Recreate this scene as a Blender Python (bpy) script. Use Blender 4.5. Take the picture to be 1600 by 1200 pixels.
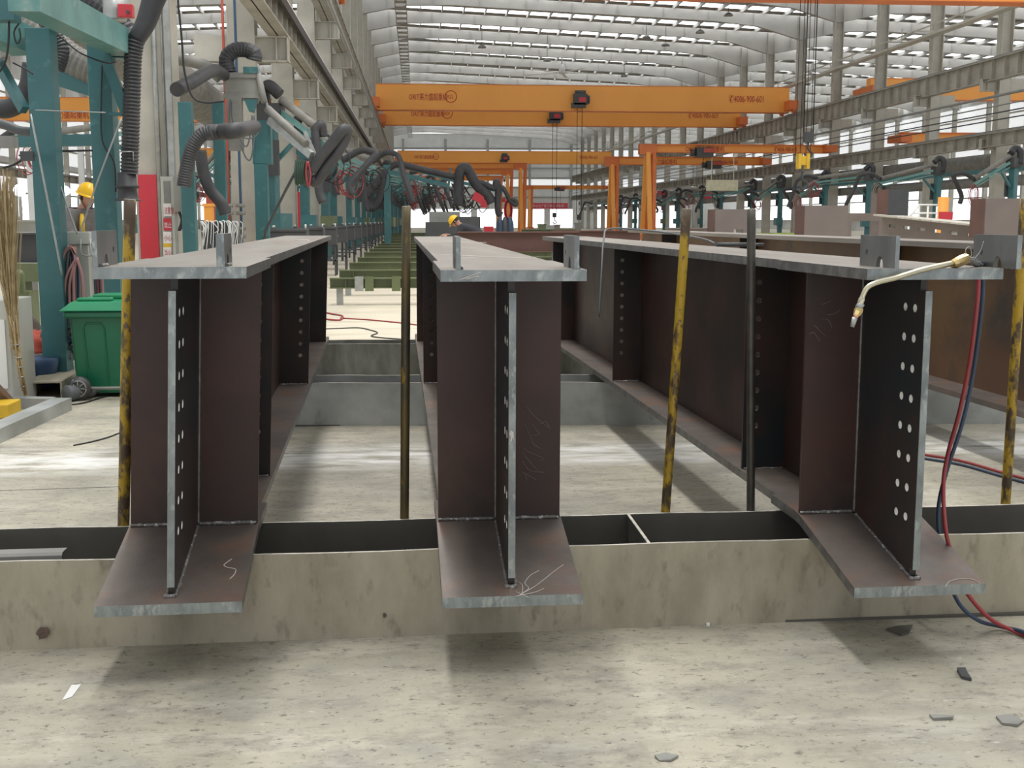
import bpy, bmesh, math, random
from mathutils import Vector, Matrix, noise

for o in list(bpy.data.objects):
    bpy.data.objects.remove(o)
scene = bpy.context.scene
COL = scene.collection
rnd = random.Random(11)

# ------------------------------------------------------------------ camera
FPX = 1850.0          # focal length in pixels of a 1600 px wide frame
CAMH = 1.314
TH = math.atan(256 / FPX)
PSI = math.atan(150 * math.cos(TH) / FPX)
FW = Vector((math.sin(PSI) * math.cos(TH), math.cos(PSI) * math.cos(TH), -math.sin(TH)))
RT = Vector((math.cos(PSI), -math.sin(PSI), 0))
UP = RT.cross(FW)
CP = Vector((0, 0, CAMH))
cam_data = bpy.data.cameras.new('camera')
cam = bpy.data.objects.new('camera', cam_data)
COL.objects.link(cam)
cam_data.sensor_fit = 'HORIZONTAL'
cam_data.sensor_width = 36
cam_data.lens = 36 * FPX / 1600
cam_data.clip_end = 900
cam_data.clip_start = 0.05
cam.matrix_world = Matrix(((RT.x, UP.x, -FW.x, CP.x), (RT.y, UP.y, -FW.y, CP.y), (RT.z, UP.z, -FW.z, CP.z), (0, 0, 0, 1)))
scene.camera = cam

# ------------------------------------------------------------------ view + world (overcast daylight)
scene.view_settings.view_transform = 'Standard'
scene.view_settings.look = 'None'
scene.view_settings.gamma = 1
scene.view_settings.use_curve_mapping = False
scene.view_settings.exposure = -0.3
world = bpy.data.worlds.new('overcast_sky')
scene.world = world
world.use_nodes = True
wn = world.node_tree.nodes
wl = world.node_tree.links
wn.clear()
w_out = wn.new('ShaderNodeOutputWorld')
w_bg = wn.new('ShaderNodeBackground')
w_tc = wn.new('ShaderNodeTexCoord')
w_sep = wn.new('ShaderNodeSeparateXYZ')
w_ramp = wn.new('ShaderNodeValToRGB')
wl.new(w_tc.outputs['Generated'], w_sep.inputs[0])
wl.new(w_sep.outputs['Z'], w_ramp.inputs[0])
els = w_ramp.color_ramp.elements
els[0].position = 0.0
els[0].color = (1.7, 1.75, 1.8, 1)
els[1].position = 1.0
els[1].color = (1.0, 1.0, 0.99, 1)
e = els.new(0.05)
e.color = (1.3, 1.33, 1.36, 1)
e = els.new(0.13)
e.color = (0.5, 0.51, 0.52, 1)
e = els.new(0.3)
e.color = (0.45, 0.46, 0.46, 1)
e = els.new(0.6)
e.color = (0.85, 0.86, 0.85, 1)
wl.new(w_ramp.outputs[0], w_bg.inputs[0])
w_bg.inputs[1].default_value = 1.35
wl.new(w_bg.outputs[0], w_out.inputs[0])

def area_light(name, loc, sx, sy, power, color=(1, 1, 1), rot=(0, 0, 0)):
    d = bpy.data.lights.new(name, 'AREA')
    d.shape = 'RECTANGLE'
    d.size = sx
    d.size_y = sy
    d.energy = power
    d.color = color
    o = bpy.data.objects.new(name, d)
    o.location = loc
    o.rotation_euler = rot
    COL.objects.link(o)
    return o

# translucent roof strips above the work area, outside the frame
area_light('skylight_strip', (-1.2, 13.0, 15.5), 1.2, 26, 3200, (1.0, 0.98, 0.94))
area_light('skylight_strip', (8.5, 13.0, 15.0), 1.2, 26, 1700, (1.0, 0.98, 0.94))
#LIGHTS2

# ------------------------------------------------------------------ pixel helpers: a point of the place seen at a pixel
def ray(px, py):
    return FW + RT * ((px - 800) / FPX) - UP * ((py - 600) / FPX)
def P(px, py, y):                      # on the plane at distance y down the hall
    r = ray(px, py)
    return CP + r * (y / r.y)
def Zp(px, py, z):                     # on a level plane
    r = ray(px, py)
    return CP + r * ((z - CAMH) / r.z)
def F(px, py):
    return Zp(px, py, 0.0)
def hit(px, py, p0, n):
    r = ray(px, py)
    return CP + r * ((p0 - CP).dot(n) / r.dot(n))

# ------------------------------------------------------------------ materials
def mat(name, c1, c2=None, rough=0.6, metal=0.0, scale=4.0, mix=(0.35, 0.65), c3=None, mix3=(0.55, 0.7), scale3=14.0,
        bump=0.0, bscale=60.0, stretch=(1, 1, 1), emit=None, estr=0.0, spec=0.5, rvar=0.0, detail=6.0):
    m = bpy.data.materials.new(name)
    m.use_nodes = True
    N = m.node_tree.nodes
    L = m.node_tree.links
    b = N['Principled BSDF']
    b.inputs['Roughness'].default_value = rough
    b.inputs['Metallic'].default_value = metal
    b.inputs['Specular IOR Level'].default_value = spec
    b.inputs['Base Color'].default_value = (*c1, 1)
    tc = N.new('ShaderNodeTexCoord')
    mp = N.new('ShaderNodeMapping')
    mp.inputs['Scale'].default_value = stretch
    L.new(tc.outputs['Object'], mp.inputs[0])
    def nz(sc, lo, hi, off=0.0):
        t = N.new('ShaderNodeTexNoise')
        t.inputs['Scale'].default_value = sc
        t.inputs['Detail'].default_value = detail
        t.inputs['Roughness'].default_value = 0.6
        if off:
            m2 = N.new('ShaderNodeMapping')
            m2.inputs['Location'].default_value = (off, off * 1.7, off * .6)
            L.new(mp.outputs[0], m2.inputs[0])
            L.new(m2.outputs[0], t.inputs['Vector'])
        else:
            L.new(mp.outputs[0], t.inputs['Vector'])
        r = N.new('ShaderNodeMapRange')
        r.inputs[1].default_value = lo
        r.inputs[2].default_value = hi
        L.new(t.outputs[0], r.inputs[0])
        return r.outputs[0], t.outputs[0]
    if c2 is None:
        c2 = tuple(v * 0.82 for v in c1)
    f, raw = nz(scale, *mix)
    x = N.new('ShaderNodeMix')
    x.data_type = 'RGBA'
    x.inputs[6].default_value = (*c1, 1)
    x.inputs[7].default_value = (*c2, 1)
    L.new(f, x.inputs[0])
    out = x.outputs[2]
    if c3 is not None:
        f3, _ = nz(scale3, *mix3, off=5.3)
        y = N.new('ShaderNodeMix')
        y.data_type = 'RGBA'
        y.inputs[7].default_value = (*c3, 1)
        L.new(out, y.inputs[6])
        L.new(f3, y.inputs[0])
        out = y.outputs[2]
    L.new(out, b.inputs['Base Color'])
    if rvar:
        r = N.new('ShaderNodeMapRange')
        r.inputs[1].default_value = 0.3
        r.inputs[2].default_value = 0.7
        r.inputs[3].default_value = rough - rvar
        r.inputs[4].default_value = rough + rvar
        L.new(raw, r.inputs[0])
        L.new(r.outputs[0], b.inputs['Roughness'])
    if bump:
        t = N.new('ShaderNodeTexNoise')
        t.inputs['Scale'].default_value = bscale
        t.inputs['Detail'].default_value = 5
        L.new(mp.outputs[0], t.inputs['Vector'])
        bp = N.new('ShaderNodeBump')
        bp.inputs['Strength'].default_value = bump
        bp.inputs['Distance'].default_value = 0.01
        L.new(t.outputs[0], bp.inputs['Height'])
        L.new(bp.outputs[0], b.inputs['Normal'])
    if emit is not None:
        b.inputs['Emission Color'].default_value = (*emit, 1)
        b.inputs['Emission Strength'].default_value = estr
    return m

M = {}
M['steel'] = mat('mill_scale_steel', (0.024, 0.022, 0.022), (0.052, 0.027, 0.021), 0.46, 0.1, 1.6, (0.42, 0.62), (0.017, 0.021, 0.025), (0.5, 0.66), 2.3, bump=0.05, bscale=40, rvar=0.06)
M['steel_red'] = mat('primed_brown_steel', (0.055, 0.023, 0.018), (0.028, 0.020, 0.018), 0.48, 0.1, 1.8, (0.4, 0.66), (0.07, 0.038, 0.026), (0.56, 0.8), 3.0, bump=0.05, bscale=40, rvar=0.06)
M['flange'] = mat('flange_plate_steel', (0.15, 0.122, 0.106), (0.09, 0.074, 0.066), 0.5, 0.2, 2.5, (0.38, 0.62), (0.18, 0.095, 0.062), (0.52, 0.72), 4, bump=0.06, bscale=80, rvar=0.08)
M['topflange'] = mat('lit_top_flange_steel', (0.23, 0.21, 0.185), (0.155, 0.138, 0.122), 0.5, 0.1, 3.0, (0.38, 0.62), (0.27, 0.185, 0.14), (0.6, 0.78), 5, stretch=(1, 0.15, 1), bump=0.05, bscale=80)  # same steel; paler base colour carries the grazing light on top
M['cut'] = mat('flame_cut_edge', (0.30, 0.33, 0.33), (0.17, 0.19, 0.20), 0.45, 0.55, 14, (0.35, 0.62), (0.40, 0.43, 0.42), (0.55, 0.7), 40, bump=0.15, bscale=90, stretch=(1, 1, 0.5))
M['bore'] = mat('drilled_bore', (0.75, 0.74, 0.70), rough=0.5)
M['edge'] = mat('ground_plate_edge', (0.22, 0.22, 0.21), (0.13, 0.12, 0.12), 0.45, 0.5, 20, (0.35, 0.62))
M['weld'] = mat('weld_metal', (0.16, 0.155, 0.15), (0.55, 0.56, 0.55), 0.5, 0.4, 60, (0.54, 0.64), bump=0.4, bscale=200)
M['plate'] = mat('weathered_plate', (0.45, 0.41, 0.32), (0.30, 0.27, 0.205), 0.62, 0.1, 3.2, (0.36, 0.66), (0.17, 0.145, 0.11), (0.56, 0.78), 11, stretch=(1.6, 1, 0.7), bump=0.06, bscale=60, rvar=0.08, detail=9)
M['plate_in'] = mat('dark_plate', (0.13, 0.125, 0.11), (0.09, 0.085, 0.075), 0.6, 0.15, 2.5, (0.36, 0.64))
M['plate_cool2'] = mat('stained_grey_plate', (0.25, 0.255, 0.235), (0.16, 0.165, 0.145), 0.5, 0.2, 5, (0.4, 0.6), stretch=(1.5, 1, .5))
M['plate_cool'] = mat('grey_plate', (0.46, 0.48, 0.48), (0.30, 0.315, 0.305), 0.42, 0.35, 1.8, (0.4, 0.6), (0.14, 0.15, 0.13), (0.60, 0.78), 6, rvar=0.06)
M['pale_edge'] = mat('bare_plate_edge', (0.55, 0.52, 0.46), (0.3, 0.28, 0.24), 0.5, 0.3, 25, (0.45, 0.7))
M['pole_y'] = mat('chipped_yellow_paint', (0.42, 0.27, 0.02), (0.075, 0.05, 0.028), 0.55, 0.1, 13, (0.49, 0.56), (0.13, 0.09, 0.05), (0.58, 0.63), 45, bump=0.3, bscale=60, stretch=(1, 1, 0.5))
M['pole_d'] = mat('worn_yellow_paint', (0.15, 0.11, 0.04), (0.06, 0.055, 0.045), 0.5, 0.3, 7, (0.42, 0.6), (0.28, 0.18, 0.03), (0.60, 0.66), 30, bump=0.2, bscale=60, stretch=(1, 1, 0.35))
M['pole_k'] = mat('dark_bare_pipe', (0.065, 0.062, 0.055), (0.10, 0.09, 0.075), 0.45, 0.5, 9, (0.42, 0.6))
M['white_mark'] = mat('chalk', (0.62, 0.58, 0.54), rough=0.9)
M['faint_mark'] = mat('faint_chalk', (0.20, 0.155, 0.145), rough=0.9)
M['brass'] = mat('brass', (0.75, 0.58, 0.28), rough=0.25, metal=1)
M['torch'] = mat('torch_tube', (0.62, 0.58, 0.42), (0.45, 0.42, 0.33), 0.28, 0.9, 8)
M['copper'] = mat('copper', (0.85, 0.45, 0.30), rough=0.25, metal=1)
M['hose_r'] = mat('red_rubber_hose', (0.33, 0.045, 0.05), rough=0.5)
M['hose_b'] = mat('blue_rubber_hose', (0.035, 0.06, 0.11), rough=0.5)
M['hose_k'] = mat('black_rubber', (0.02, 0.02, 0.022), rough=0.55)
M['hose_g'] = mat('grey_cable', (0.12, 0.13, 0.14), rough=0.55)
M['teal'] = mat('teal_paint', (0.040, 0.145, 0.155), (0.034, 0.115, 0.125), 0.42, 0.0, 2, c3=(0.10, 0.26, 0.26), mix3=(0.6, 0.8), scale3=5)
M['teal_l'] = mat('dusty_teal_paint', (0.13, 0.30, 0.28), (0.09, 0.22, 0.21), 0.45, 0.0, 3, c3=(0.27, 0.36, 0.33), mix3=(0.55, 0.75), scale3=5)
M['duct'] = mat('black_flexible_duct', (0.028, 0.029, 0.033), (0.05, 0.05, 0.055), 0.55)
M['duct_g'] = mat('grey_flexible_duct', (0.24, 0.235, 0.215), (0.17, 0.165, 0.15), 0.6)
M['col'] = mat('cream_steel_paint', (0.47, 0.45, 0.39), (0.38, 0.365, 0.32), 0.5, 0.0, 1.5, c3=(0.3, 0.28, 0.24), mix3=(0.62, 0.85), scale3=4)
M['run'] = mat('dusty_runway_paint', (0.40, 0.38, 0.33), (0.30, 0.28, 0.24), 0.55, 0.0, 1.2, c3=(0.22, 0.19, 0.15), mix3=(0.6, 0.8), scale3=3)
M['orange'] = mat('orange_crane_paint', (0.92, 0.40, 0.075), (0.88, 0.37, 0.065), 0.45, 0.0, 0.4)
M['orange_d'] = mat('worn_orange_paint', (0.75, 0.20, 0.045), (0.6, 0.15, 0.04), 0.5, 0.0, 0.6)
M['red'] = mat('red_paint', (0.55, 0.03, 0.05), (0.5, 0.03, 0.045), 0.4)
M['grey'] = mat('grey_paint', (0.25, 0.25, 0.23), (0.2, 0.2, 0.185), 0.5)
M['dark'] = mat('dark_machine_paint', (0.045, 0.05, 0.055), (0.06, 0.06, 0.062), 0.5)
M['galv'] = mat('galvanised_steel', (0.42, 0.43, 0.42), (0.3, 0.31, 0.3), 0.4, 0.5, 6)
M['white'] = mat('white_panel', (0.78, 0.79, 0.78), (0.7, 0.71, 0.7), 0.5, 0.0, 1)
M['green_bin'] = mat('green_bin_plastic', (0.008, 0.145, 0.07), (0.007, 0.12, 0.06), 0.32)
M['green_lid'] = mat('green_lid_plastic', (0.012, 0.24, 0.10), (0.010, 0.19, 0.09), 0.3)
M['olive'] = mat('olive_green_paint', (0.14, 0.17, 0.075), (0.10, 0.125, 0.06), 0.35, 0.0, 2)
M['concrete'] = mat('pale_cabinet', (0.50, 0.50, 0.46), (0.42, 0.42, 0.38), 0.5, 0.0, 2)
M['straw'] = mat('straw', (0.46, 0.36, 0.20), (0.30, 0.22, 0.11), 0.8, 0, 12)
M['skin'] = mat('skin', (0.50, 0.28, 0.20), (0.46, 0.25, 0.18), 0.5)
M['helmet'] = mat('yellow_helmet', (0.85, 0.50, 0.01), rough=0.25)
M['cloth'] = mat('grey_work_jacket', (0.16, 0.15, 0.145), (0.12, 0.11, 0.11), 0.85, 0, 15)
M['cloth_d'] = mat('dark_work_clothes', (0.03, 0.032, 0.04), rough=0.85)
M['hair'] = mat('black_hair', (0.012, 0.01, 0.01), rough=0.6)
M['yellow'] = mat('yellow_paint', (0.75, 0.48, 0.03), rough=0.45)
M['skylight'] = mat('translucent_roof_panel', (0.8, 0.82, 0.82), rough=0.5, emit=(0.95, 0.98, 1.0), estr=5.0)
M['glow_panel'] = mat('glowing_wall_panel', (0.85, 0.86, 0.86), (0.8, 0.81, 0.81), 0.5, emit=(0.95, 0.98, 1.0), estr=0.7)  # glow added to keep the wall panels near white
M['lamp'] = mat('lit_lamp', (0.9, 0.9, 0.9), emit=(0.75, 0.95, 1.0), estr=6)
M['banner'] = mat('red_banner', (0.75, 0.06, 0.10), rough=0.6)
M['roof'] = mat('roof_sheet', (0.36, 0.36, 0.345), (0.30, 0.30, 0.29), 0.6, 0, 0.3)
M['rafter'] = mat('rafter_paint', (0.40, 0.39, 0.365), (0.33, 0.32, 0.30), 0.6, 0, 0.5)
M['brown'] = mat('primer_brown_plate', (0.23, 0.19, 0.172), (0.18, 0.148, 0.135), 0.55, 0.1, 1.5)
M['rust'] = mat('rust_brown_steel', (0.14, 0.07, 0.055), (0.10, 0.05, 0.042), 0.55, 0.1, 1.5)
M['blue'] = mat('blue_paint', (0.04, 0.09, 0.2), rough=0.5)
M['wood'] = mat('plank', (0.20, 0.14, 0.12), rough=0.7)
M['foil'] = mat('wrapped_foil', (0.06, 0.06, 0.065), (0.5, 0.5, 0.5), 0.25, 0.2, 10, (0.55, 0.62), stretch=(1, 1, 0.2))
M['redcloth'] = mat('red_cloth', (0.5, 0.10, 0.07), rough=0.9)
M['browncloth'] = mat('brown_cloth', (0.13, 0.11, 0.09), rough=0.9)

# ------------------------------------------------------------------ mesh building
WL = {}
class MB:
    def __init__(s):
        s.v = []
        s.f = []
        s.mi = []
        s.k = 0
        s.sm = []
        s.smooth = False
    def add(s, vs, fs, smooth=None):
        n = len(s.v)
        s.v += [Vector(p) for p in vs]
        for f in fs:
            s.f.append([i + n for i in f])
            s.mi.append(s.k)
            s.sm.append(s.smooth if smooth is None else smooth)
        return s
    def hexa(s, p):      # 8 points: bottom 4 ccw, top 4 ccw
        return s.add(p, [(3, 2, 1, 0), (4, 5, 6, 7), (0, 1, 5, 4), (1, 2, 6, 5), (2, 3, 7, 6), (3, 0, 4, 7)])
    def box(s, lo, hi):
        x0, y0, z0 = lo
        x1, y1, z1 = hi
        return s.hexa([(x0, y0, z0), (x1, y0, z0), (x1, y1, z0), (x0, y1, z0), (x0, y0, z1), (x1, y0, z1), (x1, y1, z1), (x0, y1, z1)])
    def cbox(s, c, d, m=None):
        vs = []
        for z in (-.5, .5):
            for x, y in ((-.5, -.5), (.5, -.5), (.5, .5), (-.5, .5)):
                q = Vector((x * d[0], y * d[1], z * d[2]))
                if m is not None:
                    q = m @ q
                vs.append(Vector(c) + q)
        return s.hexa(vs)
    def bar(s, a, b, w, h, upv=(0, 0, 1)):     # box beam from a to b, w across, h along 'up'
        a = Vector(a)
        b = Vector(b)
        d = (b - a).normalized()
        u = Vector(upv)
        r = d.cross(u)
        if r.length < 1e-4:
            r = d.cross(Vector((0, 1, 0)))
        r.normalize()
        u = r.cross(d).normalized()
        r = r * (w / 2)
        u = u * (h / 2)
        return s.hexa([a - r - u, a + r - u, b + r - u, b - r - u, a - r + u, a + r + u, b + r + u, b - r + u])
    def tube(s, pts, r, seg=10, caps=True, smooth=True, closed=False):
        pts = [Vector(p) for p in pts]
        n = len(pts)
        rs = r if isinstance(r, (list, tuple)) else [r] * n
        prev = None
        vs = []
        for i in range(n):
            if i == 0:
                d = pts[1] - pts[0]
            elif i == n - 1:
                d = pts[-1] - pts[-2]
            else:
                d = pts[i + 1] - pts[i - 1]
            d.normalize()
            if prev is None:
                t = Vector((0, 0, 1)) if abs(d.z) < .9 else Vector((1, 0, 0))
                u = d.cross(t).normalized()
            else:
                u = (prev - d * prev.dot(d))
                u.normalize()
            prev = u
            w = d.cross(u)
            for k in range(seg):
                a = 2 * math.pi * k / seg
                vs.append(pts[i] + (u * math.cos(a) + w * math.sin(a)) * rs[i])
        fs = []
        for i in range(n - 1):
            for k in range(seg):
                k2 = (k + 1) % seg
                fs.append((i * seg + k, i * seg + k2, (i + 1) * seg + k2, (i + 1) * seg + k))
        s.add(vs, fs, smooth)
        if caps:
            m = len(s.v) - len(vs)
            s.f.append([m + k for k in range(seg)][::-1])
            s.f.append([m + (n - 1) * seg + k for k in range(seg)])
            s.mi += [s.k, s.k]
            s.sm += [False, False]
        return s
    def cyl(s, a, b, r, r2=None, seg=16):
        return s.tube([a, b], [r, r if r2 is None else r2], seg)
    def prism(s, poly, vec):      # poly: list of 3d points, extruded by vec
        n = len(poly)
        vec = Vector(vec)
        a = [Vector(p) for p in poly]
        vs = a + [p + vec for p in a]
        fs = [tuple(range(n))[::-1], tuple(range(n, 2 * n))]
        for i in range(n):
            j = (i + 1) % n
            fs.append((i, j, n + j, n + i))
        return s.add(vs, fs, False)
    def ibeam(s, a, b, w, h, tf=0.02, tw=0.012, upv=(0, 0, 1)):    # a,b at mid height
        a = Vector(a)
        b = Vector(b)
        d = (b - a).normalized()
        r = d.cross(Vector(upv)).normalized()
        u = r.cross(d).normalized()
        k = u * (h / 2 - tf / 2)
        s.bar(a + k, b + k, w, tf, u)
        s.bar(a - k, b - k, w, tf, u)
        s.bar(a, b, tw, h - 2 * tf, u)
        return s
    def lathe(s, c, prof, seg=20, axis=(0, 0, 1)):
        ax = Vector(axis).normalized()
        pts = [Vector(c) + ax * z for r, z in prof]
        return s.tube_rings(pts, [r for r, z in prof], ax, seg)
    def tube_rings(s, pts, rs, ax, seg):
        t = Vector((0, 0, 1)) if abs(ax.z) < .9 else Vector((1, 0, 0))
        u = ax.cross(t).normalized()
        w = ax.cross(u)
        vs = []
        for p, r in zip(pts, rs):
            for k in range(seg):
                a = 2 * math.pi * k / seg
                vs.append(p + (u * math.cos(a) + w * math.sin(a)) * max(r, 1e-4))
        fs = []
        n = len(pts)
        for i in range(n - 1):
            for k in range(seg):
                k2 = (k + 1) % seg
                fs.append((i * seg + k, i * seg + k2, (i + 1) * seg + k2, (i + 1) * seg + k))
        fs.append(tuple(range(seg))[::-1])
        fs.append(tuple((n - 1) * seg + k for k in range(seg)))
        return s.add(vs, fs, True)
    def build(s, name, mats, parent=None, local=False, bevel=0.0):
        if not isinstance(mats, (list, tuple)):
            mats = [mats]
        me = bpy.data.meshes.new(name)
        if parent is not None:
            off = Vector((0, 0, 0)) if local else WL.get(parent.name, Vector((0, 0, 0)))
        else:
            if local:
                off = Vector((0, 0, 0))
            else:
                lo = Vector([min(p[i] for p in s.v) for i in range(3)])
                hi = Vector([max(p[i] for p in s.v) for i in range(3)])
                off = Vector(((lo.x + hi.x) / 2, (lo.y + hi.y) / 2, lo.z))
        me.from_pydata([tuple(p - off) for p in s.v], [], s.f)
        for i, p in enumerate(me.polygons):
            p.material_index = min(s.mi[i], len(mats) - 1)
            p.use_smooth = s.sm[i]
        for m in mats:
            me.materials.append(m)
        bm = bmesh.new()
        bm.from_mesh(me)
        bmesh.ops.recalc_face_normals(bm, faces=bm.faces)
        if bevel:
            ed = [e for e in bm.edges if len(e.link_faces) == 2 and e.calc_face_angle(0) > 0.6]
            bmesh.ops.bevel(bm, geom=ed, offset=bevel, segments=2, profile=0.5, affect='EDGES')
        bm.to_mesh(me)
        bm.free()
        me.update()
        o = bpy.data.objects.new(name, me)
        COL.objects.link(o)
        if parent is not None:
            o.parent = parent
            WL[o.name] = WL.get(parent.name, Vector((0, 0, 0)))
        else:
            o.location = off
            WL[o.name] = off
        return o

def tag(o, label=None, cat=None, group=None, kind=None):
    if label:
        o['label'] = label
    if cat:
        o['category'] = cat
    if group:
        o['group'] = group
    if kind:
        o['kind'] = kind
    return o
def thing(name, label, cat, loc=(0, 0, 0), rotz=0.0, group=None):
    o = bpy.data.objects.new(name, None)
    o.empty_display_size = 0.1
    COL.objects.link(o)
    o.location = loc
    o.rotation_euler = (0, 0, rotz)
    WL[o.name] = Vector(loc)
    return tag(o, label, cat, group)
def struct(o):
    o['kind'] = 'structure'
    return o
def copy_tree(o, parent=None):
    c = o.copy()
    COL.objects.link(c)
    c.parent = parent
    for ch in o.children:
        copy_tree(ch, c)
    return c
def spline(pts, n=8):                 # Catmull-Rom through points
    pts = [Vector(p) for p in pts]
    q = [pts[0] * 2 - pts[1]] + pts + [pts[-1] * 2 - pts[-2]]
    out = []
    for i in range(1, len(q) - 2):
        a, b, c, d = q[i - 1], q[i], q[i + 1], q[i + 2]
        for k in range(n):
            t = k / n
            out.append(0.5 * ((2 * b) + (c - a) * t + (2 * a - 5 * b + 4 * c - d) * t * t + (3 * b - a - 3 * c + d) * t ** 3))
    out.append(pts[-1])
    return out
def resample(pts, step):
    out = [pts[0]]
    acc = 0
    for a, b in zip(pts, pts[1:]):
        L = (b - a).length
        d = step - acc
        while d <= L:
            out.append(a.lerp(b, d / L))
            d += step
        acc = (acc + L) % step if L + acc >= step else acc + L
    return out
def ribbed(mb, pts, r, pitch, depth=0.12, seg=14):     # corrugated flexible hose
    pp = resample(spline(pts, 16), pitch / 2)
    rs = [r * (1 - (depth if i % 2 else 0)) for i in range(len(pp))]
    if len(pp) > 2:
        mb.tube(pp, rs, seg, True, False)
    return mb
def plate_holes(outline, holes, thick, seg=14):
    """outline / holes in 2D (u,v); returns verts (u,v,w) and faces of a plate with real holes"""
    cu = bpy.data.curves.new('tmp', 'CURVE')
    cu.dimensions = '2D'
    cu.fill_mode = 'BOTH'
    cu.extrude = thick / 2
    def poly(ps):
        sp = cu.splines.new('POLY')
        sp.points.add(len(ps) - 1)
        for p, q in zip(sp.points, ps):
            p.co = (q[0], q[1], 0, 1)
        sp.use_cyclic_u = True
    poly(outline)
    for h in holes:
        if len(h) == 3:
            poly([(h[0] + h[2] * math.cos(2 * math.pi * k / seg), h[1] + h[2] * math.sin(2 * math.pi * k / seg)) for k in range(seg)])
        else:
            poly(h[3])
    ob = bpy.data.objects.new('tmp', cu)
    COL.objects.link(ob)
    dg = bpy.context.evaluated_depsgraph_get()
    dg.update()
    me = bpy.data.meshes.new_from_object(ob.evaluated_get(dg))
    vs = [tuple(v.co) for v in me.vertices]
    fs = [tuple(p.vertices) for p in me.polygons]
    bpy.data.objects.remove(ob)
    bpy.data.curves.remove(cu)
    bpy.data.meshes.remove(me)
    return vs, fs
ORD = ['nearest', 'second', 'third', 'fourth', 'fifth', 'sixth', 'seventh', 'eighth', 'ninth', 'tenth', 'eleventh', 'twelfth',
       'thirteenth', 'fourteenth', 'fifteenth', 'sixteenth', 'seventeenth', 'eighteenth', 'nineteenth', 'twentieth', 'twenty-first',
       'twenty-second', 'twenty-third', 'twenty-fourth', 'twenty-fifth', 'twenty-sixth', 'twenty-seventh', 'twenty-eighth']

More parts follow.
